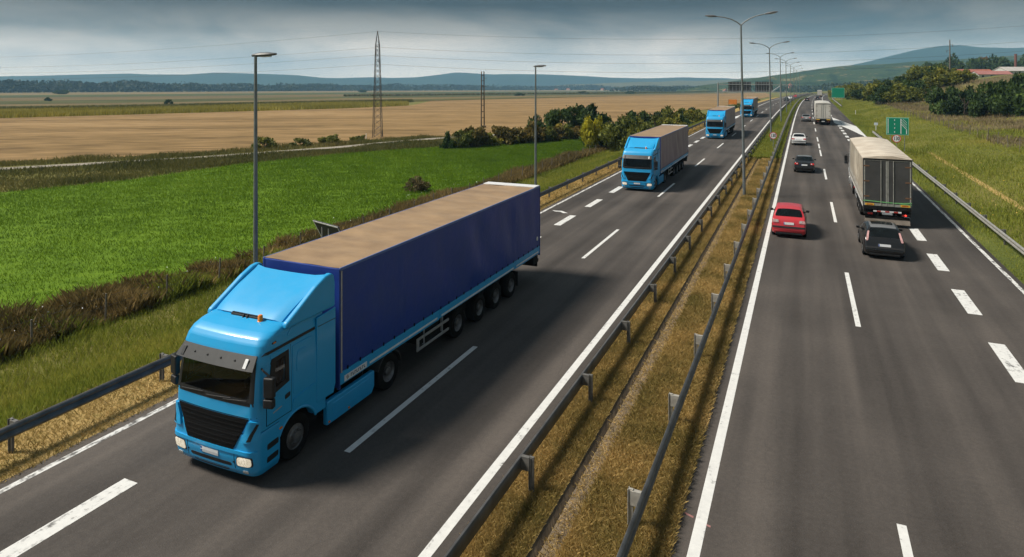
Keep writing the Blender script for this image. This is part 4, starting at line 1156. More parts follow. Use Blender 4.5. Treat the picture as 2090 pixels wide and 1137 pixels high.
# ------------------------------------------------------------------ lamp posts
M_pole = mat('lamp_pole_grey', (.20, .225, .235), .5, .5, var=.18, scale=4)
M_head = mat('luminaire_grey', (.10, .105, .11), .5, .2, var=.2)
M_lampglass = mat('luminaire_glass', (.45, .47, .45), .2)
def luminaire(root, p, d, L=.85, tilt=.12):
    """flat streetlight head starting at p and pointing along d (unit, horizontal)"""
    d = Vector(d); p = Vector(p); sd = Vector((-d.y, d.x, 0)); up = Vector((0, 0, 1))
    vs = []; st = [(0, .06, .05, .04), (.12, .10, .07, .06), (.35, .15, .10, .07), (.7, .15, .085, .06), (.92, .11, .05, .045), (1.0, .05, .03, .03)]
    n = 10
    for t, w, hu, hd in st:
        c_ = p + d * (t * L) + up * (tilt * t * L)
        for k in range(n):
            a = 2 * math.pi * k / n; h_ = hu if math.sin(a) > 0 else hd
            vs.append(c_ + sd * (w * math.cos(a)) + up * (h_ * math.sin(a)))
    fs = []
    for i in range(len(st) - 1):
        for k in range(n): fs.append((i * n + k, i * n + (k + 1) % n, (i + 1) * n + (k + 1) % n, (i + 1) * n + k))
    fs += [tuple(range(n - 1, -1, -1)), tuple(range((len(st) - 1) * n, len(st) * n))]
    h = MB().add(vs, fs).build('luminaire', M_head, root, smooth=50)
    c_ = p + d * (.58 * L) + up * (tilt * .58 * L - .07)
    q = MB().box((c_.x, c_.y, c_.z), (.34, .2, .03), rz=math.atan2(d.y, d.x), ry=-tilt)
    q.build('lamp_glass', M_lampglass, h, bevel=.01)
def median_lamp():
    r = empty('street_lamp')
    MB().tube((0, 0, -.1), (0, 0, 12.7), .115, .06, 12).build('pole', M_pole, r, smooth=True)
    MB().box((0, 0, .03), (.46, .46, .06)).build('base_plate', M_pole, r, bevel=.01)
    MB().bx(-.06, .06, -.13, -.09, .6, 1.1).build('service_door', M_pole, r)
    for s in (-1, 1):
        pts = [(0, 0, 12.62), (s * .25, 0, 12.86), (s * .65, 0, 13.10), (s * 1.1, 0, 13.26), (s * 1.6, 0, 13.36), (s * 1.75, 0, 13.38)]
        MB().path(pts, [.055, .05, .045, .042, .04, .04], 8).build('arm', M_pole, r, smooth=True)
        luminaire(r, (s * 1.70, 0, 13.375), (s, 0, 0))
    return r
lamp0 = median_lamp()
ordn = ['nearest', 'second', 'third', 'fourth', 'fifth', 'sixth', 'seventh', 'farthest']
for k, (y) in enumerate((51.2, 94.4, 136.5, 174, 214, 254, 296, 340)):
    o = lamp0 if k == 0 else copy_tree(lamp0)
    o.location = onroad(-4.02, y); o.rotation_euler = (0, random.uniform(-.02, -.005), 0)
    tag(o, f'grey two-armed street lamp on the median, {ordn[k]} of the row', 'street lamp', 'street lamps along the median')
def verge_lamp():
    r = empty('street_lamp')
    MB().tube((0, 0, -.6), (0, 0, 9.75), .10, .055, 12).build('pole', M_pole, r, smooth=True)
    MB().box((0, 0, .02), (.4, .4, .05)).build('base_plate', M_pole, r)
    luminaire(r, (-.16, 0, 9.78), (.96, .28, 0), .95, .06)
    return r
vl = verge_lamp(); vl.location = on(-18.55, 18.35)
tag(vl, 'single-headed grey street lamp on the verge behind the nearest truck cab', 'street lamp', 'street lamps on the left verge')
v2 = copy_tree(vl); v2.location = on(-18.55, 46.1)
tag(v2, 'single-headed grey street lamp rising behind the rear of the navy trailer', 'street lamp', 'street lamps on the left verge')

# ------------------------------------------------------------------ gantry and signs
M_gantry = mat('gantry_steel', (.30, .32, .33), .5, .5, var=.2)
M_signback = mat('sign_back', (.035, .038, .042), .6, var=.25, scale=2)
M_signgreen = mat('sign_green', (.0, .22, .13), .45, var=.06, scale=1)
M_signrim = mat('sign_rim', (.22, .58, .46), .45, var=.06)
M_signred = mat('sign_red', (.55, .02, .02), .45, var=.06)
M_ink = mat('sign_black', (.012, .012, .014), .5)
gy_ = 156.0
ga = empty('sign_gantry', (0, 0, 0))
for x in (-18.0, -4.75):
    MB().tube(onroad(x, gy_, -1.2), onroad(x, gy_, 7.6), .17, .15, 10).build('post', M_gantry, ga, smooth=True)
for z in (5.55, 7.15):
    a, b_ = onroad(-18.0, gy_, z), onroad(-3.2, gy_, z)
    MB().box(((a[0] + b_[0]) / 2, gy_, a[2]), (b_[0] - a[0], .16, .16)).build('cross_beam', M_gantry, ga)
a, b_ = onroad(-4.75, gy_, 7.0), onroad(-6.6, gy_, 5.6)
MB().tube(a, b_, .05, n=6).build('brace', M_gantry, ga)
for x0, x1 in ((-15.75, -10.9), (-10.0, -6.4)):
    c_ = onroad((x0 + x1) / 2, gy_, 6.68)
    pn = MB().box((c_[0], gy_ + .16, c_[2]), (x1 - x0, .06, 2.25)).build('sign_panel', M_signback, ga)
    for k in range(7):
        xx = c_[0] - (x1 - x0) / 2 + .2 + k * (x1 - x0 - .4) / 6
        MB().box((xx, gy_ + .10, c_[2]), (.07, .06, 2.2)).build('rib', M_gantry, pn)
    for k in range(3):
        MB().box((c_[0], gy_ + .115, c_[2] - .85 + .85 * k), (x1 - x0 - .02, .035, .05)).build('rib', M_gantry, pn)
tag(ga, 'steel gantry with two dark sign backs spanning the oncoming carriageway', 'gantry')

def disc(r, y, n=36, thick=.012): return [(.001, y), (r, y), (r, y + thick), (.001, y + thick)]
def speed_sign(loc, r, hc, label, pole_top=None):
    root = empty('speed_limit_sign', loc)
    MB().tube((0, .05, -.3), (0, .05, pole_top or hc + .2), .028, n=8).build('post', M_gantry, root)
    p = MB().lathe(disc(r, 0), 'Y', (0, 0, hc), 36).build('disc', M_signred, root)
    MB().lathe([(.001, -.003), (r * .83, -.003), (r * .83, .001), (.001, .001)], 'Y', (0, 0, hc), 36).build('white_face', M_white, p)
    cu = bpy.data.curves.new('numerals', 'FONT'); cu.body = '130'; cu.size = r * 1.08; cu.align_x = 'CENTER'; cu.align_y = 'CENTER'; cu.extrude = .001; cu.offset = r * .028
    cu.materials.append(M_ink)
    t0 = bpy.data.objects.new('numerals', cu); COL.objects.link(t0); bpy.context.view_layer.update()
    me = bpy.data.meshes.new_from_object(t0.evaluated_get(bpy.context.evaluated_depsgraph_get())); bpy.data.objects.remove(t0); me.name = 'numerals'
    t = bpy.data.objects.new('numerals', me); link(t, p)
    t.location = (0, -.0065, hc); t.rotation_euler = (math.pi / 2, 0, 0); t.scale = (.86, 1.2, 1)
    tag(root, label, 'road sign')
    return root
speed_sign(onroad(-3.38, 85.0, 0), .42, 1.75, 'round red-rimmed 130 speed sign standing in the median grass')
speed_sign(on(9.85, 88.0), .46, 1.62 - zf(9.85, 88.0), 'round red-rimmed 130 speed sign below the green lane diagram')
ls = empty('lane_diagram_sign', on(9.98, 88.35)); zb = 2.02 - zf(9.98, 88.35); w2, hh = 1.14, 2.02
for x in (-.72, .72): MB().tube((x, .06, -.3), (x, .06, zb + hh - .1), .035, n=8).build('post', M_gantry, ls)
pn = MB().bx(-w2, w2, 0, .03, zb, zb + hh).build('panel', M_signrim, ls, bevel=.01)
MB().bx(-w2 + .06, w2 - .06, -.004, .0, zb + .06, zb + hh - .06).build('green_face', M_signgreen, pn)
def on_sign(name, poly): return MB().prism([(x, z + zb) for x, z in poly], -.009, -.0045, 'Y').build(name, M_white, pn)
on_sign('lane_line', [(-1.0, .16), (-.93, .16), (-.93, hh - .12), (-1.0, hh - .12)])
on_sign('lane_line', [(.30, .13), (.385, .13), (.385, hh - .12), (.30, hh - .12)])
for k in range(4): on_sign('lane_dash', [(-.33, .26 + k * .46), (-.26, .26 + k * .46), (-.26, .42 + k * .46), (-.33, .42 + k * .46)])
on_sign('lane_line', [(.86, .13), (.945, .13), (.945, .60), (.86, .57)])
for k in range(5):
    o_ = k * .27; a = (.385, 1.22 + o_); b_ = (.945, .585 + o_)
    top_ = hh - .10; thick = .085 if k == 0 else .05
    pts = [(a[0], a[1]), (b_[0], b_[1]), (b_[0], b_[1] + thick), (a[0], a[1] + thick)]
    if a[1] + thick > top_:
        xt = a[0] + (a[1] + thick - top_) / (a[1] - b_[1]) * (b_[0] - a[0]); pts = [(xt, top_ - thick * .9), (b_[0], b_[1]), (b_[0], b_[1] + thick), (xt, top_)]
    if k == 4: continue
    on_sign('hatch_bar', pts)
tag(ls, 'green lane diagram sign with white lines beside the right guardrail', 'road sign')
gs = empty('direction_board', on(11.2, 264)); zb2 = 1.35 - zf(11.2, 264)
for x in (-1.3, 1.3): MB().tube((x, .08, -.5), (x, .08, zb2 + 3.3), .06, n=8).build('post', M_gantry, gs)
pn = MB().bx(-2.05, 2.05, 0, .05, zb2, zb2 + 3.5).build('panel', M_signrim, gs)
MB().bx(-1.95, 1.95, -.006, 0, zb2 + .1, zb2 + 3.4).build('green_face', M_signgreen, pn)
tag(gs, 'plain green board with pale rim far down the right verge', 'road sign')
ob = empty('orange_board', on(-20.6, 218)); zo = .15 - zf(-20.6, 218)
M_orange = mat('orange_board', (.62, .20, .03), .6, var=.2, scale=2)
pn = MB().bx(-1.25, 1.25, 0, .05, zo, zo + 1.5).build('panel', M_orange, ob)
for x in (-1.28, 1.22): MB().bx(x, x + .06, .0, .06, -.2, zo + 1.55).build('post', M_dark, ob)
tag(ob, 'orange board on the verge beside the farthest blue truck', 'sign board')
bs = empty('tilted_sign', on(-20.0, 24.3), math.radians(-18))
zt0 = 2.0 - zf(-20, 24.3)
pn = MB().box((0, 0, zt0 - .40), (2.1, .04, 1.1), rx=math.radians(28)).build('panel', M_signback, bs)
for dz in (-.5, .5): MB().box((0, -dz * .0 - math.sin(math.radians(28)) * dz, zt0 - .40 + math.cos(math.radians(28)) * dz), (2.06, .07, .06), rx=math.radians(28)).build('rim', M_white, pn)
for dx in (-1.0, 1.0): MB().box((dx, 0, zt0 - .40), (.05, .07, 1.04), rx=math.radians(28)).build('rim', M_white, pn)
for x in (-.5, .05): MB().tube((x, -.12, -.3), (x, -.12, zt0), .03, n=8).build('post', M_alu, bs)
tag(bs, 'tilted dark sign board with white rim seen over the navy trailer roof', 'sign board')
def delineator(loc, lab, board=False):
    r = empty('marker_post', loc)
    MB().box((0, 0, .5), (.10, .07, 1.1)).build('post', M_white, r, bevel=.01)
    if board:
        MB().box((0, -.05, 1.2), (.55, .02, .42)).build('panel', mat('pale_blue_panel', (.55, .62, .70), .5), r)
    tag(r, lab, 'marker post')
delineator(on(10.9, 124), 'small pale marker plate on a post in the grass beyond the right guardrail', True)
delineator(on(11.4, 179), 'small white marker post on the right verge beside the painted gore')
delineator(on(-70.9, 95.8), 'small white marker post beside the foot of the lattice pylon')

# ------------------------------------------------------------------ fences
M_fpost = mat('fence_concrete', (.15, .13, .105), .85, var=.4, scale=5)
M_wire = mat('wire', (.09, .09, .09), .6, .3)
def fence(xs, ys, label, h=1.35):
    root = empty('wire_fence')
    me = None
    for x, y in zip(xs, ys):
        if me is None: p = MB().bx(-.035, .035, -.035, .035, -.4, h).build('post', M_fpost, root, bevel=.012); me = p.data
        else: p = bpy.data.objects.new('post', me); link(p, root); m_ = p.modifiers.new('bevel', 'BEVEL'); m_.width = .012
        p.location = on(x, y); p.rotation_euler = (random.uniform(-.07, .07), random.uniform(-.07, .07), random.uniform(-.3, .3)); p.scale = (1, 1, random.uniform(.85, 1.1))
    for z in (.35, .75, 1.15):
        MB().path([on(x, y, z * h / 1.3) for x, y in zip(xs, ys)], .006, 4).build('wire', M_wire, root)
    tag(root, label, 'fence')
yy = np.arange(4, 92, 3.0); fence(-27.9 + .6 * np.clip((yy - 20) / 30, 0, 1), yy, 'leaning post and wire fence below the left verge by the brown weeds')
yy = np.concatenate([np.arange(62, 120, 4.2), np.arange(120, 215, 3.4)]); fence(20.3 - .018 * np.clip(yy - 90, 0, 200), yy, 'grey post and wire fence running up the right slope', 1.5)

# ------------------------------------------------------------------ power lines
M_lat = mat('lattice_steel', (.12, .105, .10), .65, .4, var=.3, scale=2)
M_brick = mat('chimney_brick', (.16, .06, .045), .85, var=.3, scale=4)
M_ins = mat('insulator', (.10, .09, .085), .4)
PYL = on(-71.6, 100.2)
py = empty('lattice_pylon', PYL, PSI)
Hp = 19.6
def leg(sx, sy, z):
    t = z / Hp
    w = (.80 * (1 - t) + .27 * t) if z < 17.0 else .33 * (Hp - z) / 2.6 + .01
    return Vector((sx * w, sy * w, z))
for sx in (-1, 1):
    for sy in (-1, 1):
        MB().path([leg(sx, sy, -.3)] + [leg(sx, sy, z) for z in (6, 12, 17.0, Hp)], .055, 4).build('leg', M_lat, py)
br = MB(); zs = [0]
while zs[-1] < 16.6: zs.append(min(17.0, zs[-1] + 1.15 - .03 * zs[-1] * .5))
for a, b_ in zip(zs, zs[1:]):
    for (s1, s2) in (((-1, -1), (1, -1)), ((1, -1), (1, 1)), ((1, 1), (-1, 1)), ((-1, 1), (-1, -1))):
        br.tube(leg(*s1, a), leg(*s2, b_), .024, n=4, cap=False); br.tube(leg(*s2, a), leg(*s1, b_), .024, n=4, cap=False)
br.build('bracing', M_lat, py)
WZ = [19.5, 16.9, 15.3, 13.75]; WY = [0, 1.7, -1.9, 1.7]
for z, w_ in zip(WZ[1:], WY[1:]):
    MB().tube((0, 0, z + .25), (0, w_, z + .25), .05, n=5).tube((0, 0, z + .9), (0, w_, z + .25), .035, n=5).build('cross_arm', M_lat, py)
    MB().tube((0, w_, z + .25), (0, w_, z - .25), .07, n=6).build('insulator', M_ins, py)
    for s in (-1, 1): MB().path([(s * .28, -.3, z + .35), (s * .20, -.34, z), (0, -.36, z - .12), (-s * .20, -.34, z), (-s * .28, -.3, z + .35)], .03, 5).build('jumper_loop', M_ins, py)
MB().bx(.78, .95, -.1, .1, .3, 1.2).build('control_box', M_lat, py)
tag(py, 'tall slender steel lattice pylon standing at the near edge of the stubble field', 'pylon')
R3 = Matrix.Rotation(PSI, 3, 'Z')
for k, (z, w_) in enumerate(zip(WZ, WY)):
    p = Vector(PYL) + R3 @ Vector((0, w_, z - (.25 if k else 0)))
    wy = MB()
    for (u, d, zz, sag) in ((-420, 235, 17.0 - (WZ[0] - z), 3.0), (2750, 118, 24.0 - (WZ[0] - z) * 1.1, 4.2)):
        e_ = Vector(PD(u, d)[:2] + (zz,))
        pts = [p.lerp(e_, t) - Vector((0, 0, sag * 4 * t * (1 - t))) for t in np.linspace(0, 1, 26)]
        wy.path(pts, .016, 4)
    o = wy.build('power_line', M_wire, None)
    tag(o, ('topmost', 'second from top', 'third from top', 'lowest')[k] + ' power line wire strung from the lattice pylon', 'wire', 'overhead wires')
hp = empty('twin_pole', on(-66.4, 133.0), PSI)
M_wood = mat('pole_wood', (.10, .075, .055), .85, var=.35, scale=3, stretch=(1, 1, .2))
for x in (-.34, .34): MB().tube((x, 0, -.4), (x * .8, 0, 12.75), .15, .11, 8).build('pole', M_wood, hp)
for z in (2.2, 3.6, 5.0, 6.4, 7.8, 9.2, 9.5, 10.6, 11.8): MB().bx(-.42, .42, -.05, .05, z, z + .13).build('rung', M_wood, hp)
for z in (9.3, 11.2): 
    MB().tube((.3, 0, z), (.95, -.1, z + .05), .035, n=5).build('bracket', M_lat, hp)
MB().bx(.05, .75, -.5, .5, .0, .5).build('footing', M_conc, hp)
tag(hp, 'dark twin wooden pole with rungs standing alone in the stubble field', 'pole')
cp = empty('concrete_pole', on(43, 251)); ch_ = 20.8 - zf(43, 251)
MB().tube((0, 0, -.5), (0, 0, ch_), .26, .15, 10).build('shaft', M_fpost, cp)
for k, (z, s) in enumerate(((ch_ - 1.6, 1), (ch_ - 3.4, -1), (ch_ - 4.8, 1))):
    MB().box((s * .45, 0, z), (.8, .08, .08)).build('arm', M_lat, cp)
    MB().tube((s * .80, 0, z), (s * .80, 0, z - .7), .09, n=6).build('insulator', M_ins, cp)
tag(cp, 'concrete power pole with short arms rising from the thicket at right', 'pole')

# ------------------------------------------------------------------ farm buildings on the rise at right
M_tile = mat('red_roof_tiles', (.36, .12, .075), .8, var=.25, scale=.6, bump=.3, bscale=3)
M_pinkroof = mat('faded_red_roof', (.36, .15, .13), .7, var=.2, scale=.5)
M_sheet = mat('pale_sheet_roof', (.50, .46, .43), .6, var=.2, scale=.5)
M_wall = mat('rendered_wall', (.50, .50, .48), .85, var=.15, scale=.8)
M_pane = mat('window_dark', (.03, .035, .04), .2)
def barn(u, d, z0, L, wd, hw_, hr, roof_m, label, rotz, name='farm_building'):
    x, y, _ = PD(u, d); r = empty(name, (x, y, z0), rotz)
    MB().bx(-L / 2, L / 2, -wd / 2, wd / 2, -3, hw_).build('wall', M_wall, r)
    e_ = .4
    poly = [(-wd / 2 - e_, hw_ - .1), (0, hw_ + hr), (wd / 2 + e_, hw_ - .1), (wd / 2 + e_, hw_ + .1), (0, hw_ + hr + .2), (-wd / 2 - e_, hw_ + .1)]
    MB().prism(poly, -L / 2 - e_, L / 2 + e_).build('roof', roof_m, r)
    for s in (-1, 1):
        MB().prism([(-wd / 2, hw_), (0, hw_ + hr), (wd / 2, hw_)], s * (L / 2 - .1), s * L / 2).build('gable', M_wall, r)
    nwin = max(2, int(L / 5))
    for k in range(nwin):
        xx = -L / 2 + (k + .5) * L / nwin
        MB().bx(xx - .6, xx + .6, -wd / 2 - .06, -wd / 2 + .1, .9, min(hw_ - .4, 2.1)).build('window', M_pane, r)
    tag(r, label, 'building', 'farm buildings on the rise')
    return r
barn(1985, 420, 8.3, 22, 11, 2.6, 2.6, M_tile, 'long barn with orange red tiled roof on the rise at right', PSI + .06)
barn(2022, 405, 7.7, 20, 9, 2.6, 2.0, M_pinkroof, 'white walled barn with faded pink roof in front of the pale roofed shed', PSI - .05)
barn(2066, 430, 9.6, 18, 12, 3.0, 2.6, M_sheet, 'shed with pale sheet roof beside the brick chimney', PSI + .1)
x, y, _ = PD(2073, 440); chm = empty('brick_chimney', (x, y, 9.0))
MB().tube((0, 0, -2), (0, 0, 14.6), .95, .72, 10).build('shaft', M_brick, chm, smooth=True)
MB().tube((0, 0, 14.6), (0, 0, 15.2), .9, .9, 10).build('cap', M_brick, chm)
tag(chm, 'tall dark red brick chimney behind the pale roofed shed', 'chimney')
# village houses far across the plain
hs = random.Random(3)
M_hw = mat('house_wall', (.50, .46, .40), .9)
def house():
    r = empty('village_house')
    MB().bx(-6, 6, -4, 4, -2, 4).build('wall', M_hw, r)
    MB().prism([(-4.6, 3.9), (0, 7.4), (4.6, 3.9)], -6.4, 6.4).build('roof', M_tile, r)
    for xx in (-3, 0, 3): MB().bx(xx - .6, xx + .6, -4.06, -3.95, 1, 2.6).build('window', M_pane, r)
    return r
h0 = house(); first = True
for u, d in ((700, 2300), (716, 2350), (738, 2300), (770, 2400), (1135, 2600), (1160, 2650), (1230, 2500), (1252, 2450), (1300, 2450), (1322, 2300), (1480, 1500), (1496, 1480), (1585, 1600), (1608, 1500), (1620, 1550), (1640, 1700), (1905, 1750)):
    o = h0 if first else copy_tree(h0); first = False
    x, y, _ = PD(u, d); o.location = on(x, y); o.rotation_euler = (0, 0, hs.uniform(0, 3)); s_ = hs.uniform(.9, 1.5); o.scale = (s_, s_, s_)
    tag(o, 'tiny red-roofed village house among the distant trees', 'house', 'distant village houses')
x, y, _ = PD(1632, 1750); wb = barn(1632, 1750, zf(x, y) + 14, 46, 14, 9, 3, M_sheet, 'long whitish building on the far wooded hillside', PSI)
x, y, _ = PD(1613, 1450); sl = empty('silo_tower', on(x, y))
MB().tube((0, 0, -2), (0, 0, 17), 4.2, 4.2, 12).build('drum', mat('silo_pink', (.42, .17, .12), .8), sl); MB().tube((0, 0, 17), (0, 0, 20), 4.4, .3, 12).build('cap', M_tile, sl)
tag(sl, 'distant orange red silo tower at the foot of the hill', 'silo')
# ------------------------------------------------------------------ plants
def vnoise(x, y, s, seed=0):
    r = np.random.default_rng(seed); o = np.zeros_like(x)
    for k in range(9):
        a = r.uniform(0, 6.28); f = s * r.uniform(.5, 2.2); o += np.sin(f * (x * math.cos(a) + y * math.sin(a)) + r.uniform(0, 6.28)) / 3
    return np.clip(.5 + o * .32, 0, 1)
def leaf_tone(m_, amt=.3):
    """every plant of a kind a little lighter or darker than its neighbours"""
    t = m_.node_tree; at = [n for n in t.nodes if n.type == 'ATTRIBUTE'][0]; oi = t.nodes.new('ShaderNodeObjectInfo')
    lk = [l for l in t.links if l.from_node == at][0]; to = lk.to_socket; t.links.remove(lk)
    a = t.nodes.new('ShaderNodeMath'); a.operation = 'MULTIPLY_ADD'; a.inputs[1].default_value = amt; 
    t.links.new(oi.outputs['Random'], a.inputs[0]); t.links.new(at.outputs['Fac'], a.inputs[2])
    b = t.nodes.new('ShaderNodeMath'); b.operation = 'SUBTRACT'; b.inputs[1].default_value = amt / 2
    t.links.new(a.outputs[0], b.inputs[0]); t.links.new(b.outputs[0], to)
    return m_
def F3(a, b, c_, d=None): return [(.1, a), (.4, b), (.7, c_), (.95, d or c_)]
M_leaf = leaf_tone(foliage('thicket_leaves', F3((0.056, 0.075, 0.013), (0.125, 0.142, 0.022), (0.228, 0.226, 0.031), (0.416, 0.299, 0.048))), .35)
M_leafdark = leaf_tone(foliage('dark_leaves', F3((0.016, 0.032, 0.009), (0.032, 0.061, 0.015), (0.061, 0.101, 0.021), (0.101, 0.154, 0.027))), .3)
M_leafyel = foliage('yellow_leaves', F3((0.151, 0.169, 0.014), (0.320, 0.304, 0.018), (0.472, 0.421, 0.026), (0.608, 0.506, 0.034)))
M_leafrust = foliage('rust_leaves', F3((.06, .03, .008), (.13, .065, .012), (.20, .10, .018), (.24, .13, .025)))
M_leafbrown = foliage('brown_hedge_leaves', F3((0.043, 0.037, 0.013), (0.098, 0.085, 0.020), (0.195, 0.140, 0.030), (0.293, 0.198, 0.042)))
M_weedleaf = foliage('withered_leaves', F3((.06, .05, .02), (.11, .085, .035), (.17, .13, .055), (.24, .19, .09)))
M_bark = mat('bark', (.06, .045, .032), .9, var=.3, scale=6)

def leaves(P, size, r, flat=0.0):
    """a rhombus for every point"""
    n = len(P)
    a = r.normal(size=(n, 3)); a /= np.linalg.norm(a, axis=1)[:, None]
    b = r.normal(size=(n, 3)); b -= (a * b).sum(1)[:, None] * a; b /= np.linalg.norm(b, axis=1)[:, None]
    s = (size * r.uniform(.55, 1.45, n))[:, None]
    V = np.stack([P - a * s, P + b * s * .55, P + a * s, P - b * s * .55], 1).reshape(-1, 3)
    return V, np.arange(n * 4).reshape(n, 4)
def crown_mesh(seed, n=2600, leaf=.06, shape='round', lobes=16):
    """unit crown: half-width 1, height 1 from z = 0"""
    r = np.random.default_rng(seed)
    C_ = []; R_ = []
    for k in range(lobes):
        while True:
            p = r.uniform(-1, 1, 3); p[2] = r.uniform(.05, 1)
            if shape == 'round': ok = p[0] ** 2 + p[1] ** 2 + ((p[2] - .45) / .55) ** 2 < .8
            elif shape == 'cone': ok = math.hypot(p[0], p[1]) < (1.02 - p[2]) * .85
            else: ok = p[0] ** 2 + p[1] ** 2 < .8 and p[2] < .95 - .5 * (p[0] ** 2 + p[1] ** 2)
            if ok: break
        C_.append(p); R_.append(r.uniform(.20, .40) * (1 if shape != 'cone' else .7))
    C_ = np.array(C_); R_ = np.array(R_)
    li = r.choice(lobes, n, p=R_ ** 2 / (R_ ** 2).sum())
    d = r.normal(size=(n, 3)); d /= np.linalg.norm(d, axis=1)[:, None]
    rad = R_[li] * np.clip(r.normal(.86, .20, n), .15, 1.35)
    P = C_[li] + d * rad[:, None] * np.array([1, 1, .62])
    P[:, 2] = np.clip(P[:, 2], .0, 1.12)
    lt = r.uniform(.15, .85, lobes)
    tone = np.clip(.55 * lt[li] + .45 * r.uniform(0, 1, n), 0, 1)
    V, F = leaves(P, leaf, r)
    return V, F, np.repeat(tone, 4)
CROWN = {}
def crown_data(shape, k, n, leaf):
    key = (shape, k, n)
    if key not in CROWN:
        V, F, t = crown_mesh(hash((shape, k)) % 9999 if False else (17 * k + len(shape) * 101), n, leaf, shape)
        o = np_mesh('crown', V, F, None, t); me = o.data; bpy.data.objects.remove(o); me.materials.append(M_leaf); CROWN[key] = me
    return CROWN[key]
TRUNK = []
for k in range(3):
    r_ = random.Random(k); b = MB()
    b.path([(0, 0, -.08), (.01, .02, .15), (-.02, .03, .35), (.02, 0, .6)], [.05, .042, .034, .018], 7)
    for j in range(5):
        a = r_.uniform(0, 6.28); z = r_.uniform(.12, .45)
        b.path([(0, 0, z), (.18 * math.cos(a), .18 * math.sin(a), z + .14), (.42 * math.cos(a), .42 * math.sin(a), z + .32)], [.026, .018, .008], 5)
    o = b.build('trunk', M_bark); TRUNK.append(o.data); bpy.data.objects.remove(o)
pr = random.Random(21)
def plant(name, loc, w, h, m_, label, cat, group=None, shape='round', n=2400, leaf=.075, lift=.0, k=None):
    r = empty(name, loc, pr.uniform(0, 6.28))
    k = pr.randrange(4) if k is None else k
    c_ = bpy.data.objects.new('crown', crown_data(shape, k, n, leaf)); link(c_, r)
    c_.scale = (w, w * pr.uniform(.85, 1.15), h * (1 - lift)); c_.location = (0, 0, h * lift - .05 * h)
    c_.material_slots[0].link = 'OBJECT'; c_.material_slots[0].material = m_
    t = bpy.data.objects.new('trunk', TRUNK[k % 3]); link(t, r); t.scale = (w * .8, w * .8, h * 1.1)
    tag(r, label, cat, group)
    return r
# left side: hedge at the end of the green field, trees, shrubs along the road
plant('conical_shrub', on(-49.3, 86.8), 1.45, 4.0, M_leafdark, 'upright dark conical shrub at the left end of the field hedge', 'shrub', shape='cone', n=2600, leaf=.07)
hx = resample([(-48, 89.5), (-44.5, 95.5), (-41, 101), (-38.5, 107), (-36, 112.5), (-34, 116)], 18)
for i, (x, y) in enumerate(hx):
    plant('hedge_shrub', on(x, y), 2.2, 2.9 + .5 * math.sin(i * 1.7), M_leafbrown if i % 3 else M_leaf, 'low brown green shrub in the hedge at the far end of the green field', 'shrub', 'hedge at the end of the green field', n=1800, leaf=.085)
plant('round_shrub', on(-41.8, 104.5), 2.2, 4.3, M_leafdark, 'round dark shrub standing out of the field hedge near the second verge lamp', 'shrub', n=2600)
plant('broad_tree', on(-35.0, 112.5), 4.0, 7.2, M_leafdark, 'dark broad-topped tree, tallest behind the yellow green tree', 'tree', n=4200, leaf=.065, lift=.12)
plant('spreading_shrub', on(-40.5, 113.5), 3.3, 5.6, M_leafdark, 'spreading dark shrub at the left foot of the tallest tree', 'shrub', n=3200, leaf=.07)
plant('yellow_tree', on(-28.9, 95.6), 2.3, 5.8, M_leafyel, 'yellow green tree in front of the dark tree by the road', 'tree', n=3400, leaf=.06, lift=.1)
for i, y in enumerate(np.arange(95, 176, 4.4)):
    x = -25.6 - 2.2 * math.sin(i * 2.1) - (1.5 if i % 2 else -.6)
    plant('roadside_shrub', on(x, y), 2.9 + .5 * math.sin(i * 1.3), 4.1 + .9 * math.cos(i * 1.9), (M_leaf, M_leafdark)[i % 2], 'dense green shrub in the roadside hedge beside the second blue truck', 'shrub', 'roadside hedge left of the trucks', n=2600, leaf=.075)
for i, y in enumerate((182, 196, 214, 236, 262, 300, 345, 400)):
    plant('verge_shrub', on(-23.8 - (i % 3), y), 1.9 + .1 * i, 2.0 + .15 * i, (M_leafdark, M_leaf)[i % 2], 'small shrub on the far left verge beyond the truck convoy', 'shrub', 'small shrubs on the far left verge', n=1200, leaf=.1)
plant('withered_shrub', on(-33.2, 52.8), 1.15, 1.4, M_weedleaf, 'lone withered brown shrub at the edge of the bright green field', 'shrub', n=2200, leaf=.07)
for i, (x, y, w, h) in enumerate(((-75, 76, 2.0, 1.9), (-72.5, 81, 1.5, 1.4), (-70.5, 86, 2.1, 1.8), (-69, 91.5, 1.6, 1.3))):
    plant('track_shrub', on(x, y), w, h, M_leaf, ('leftmost low green shrub', 'smaller second low shrub', 'third and fullest low green shrub', 'low shrub nearest the pylon foot')[i] + ' beside the farm track', 'shrub', 'low shrubs by the farm track', n=1600, leaf=.09)
for x, y, w, h, lab in ((-471, 281, 2.6, 3.2, 'small dark tree alone on the far plain at left'), (-323, 256, 2.0, 3.0, 'brownish lone tree on the plain behind the yellow crop strip'), (-980, 602, 10, 7, 'dark clump of trees before the far tree line at left'),
                        (-317, 988, 9, 5, 'dark low bush on the far plain, rightmost of three'), (-303, 703, 6, 4, 'dark low bush on the plain beside the twin pole'), (-248, 1018, 9, 5, 'dark bush on the plain above the roadside trees'), (-860, 1150, 9, 8, 'round dark tree on the plain just left of the lattice pylon')):
    plant('field_tree', on(x, y), w, h, M_leafdark, lab, 'tree', n=1200, leaf=.13)
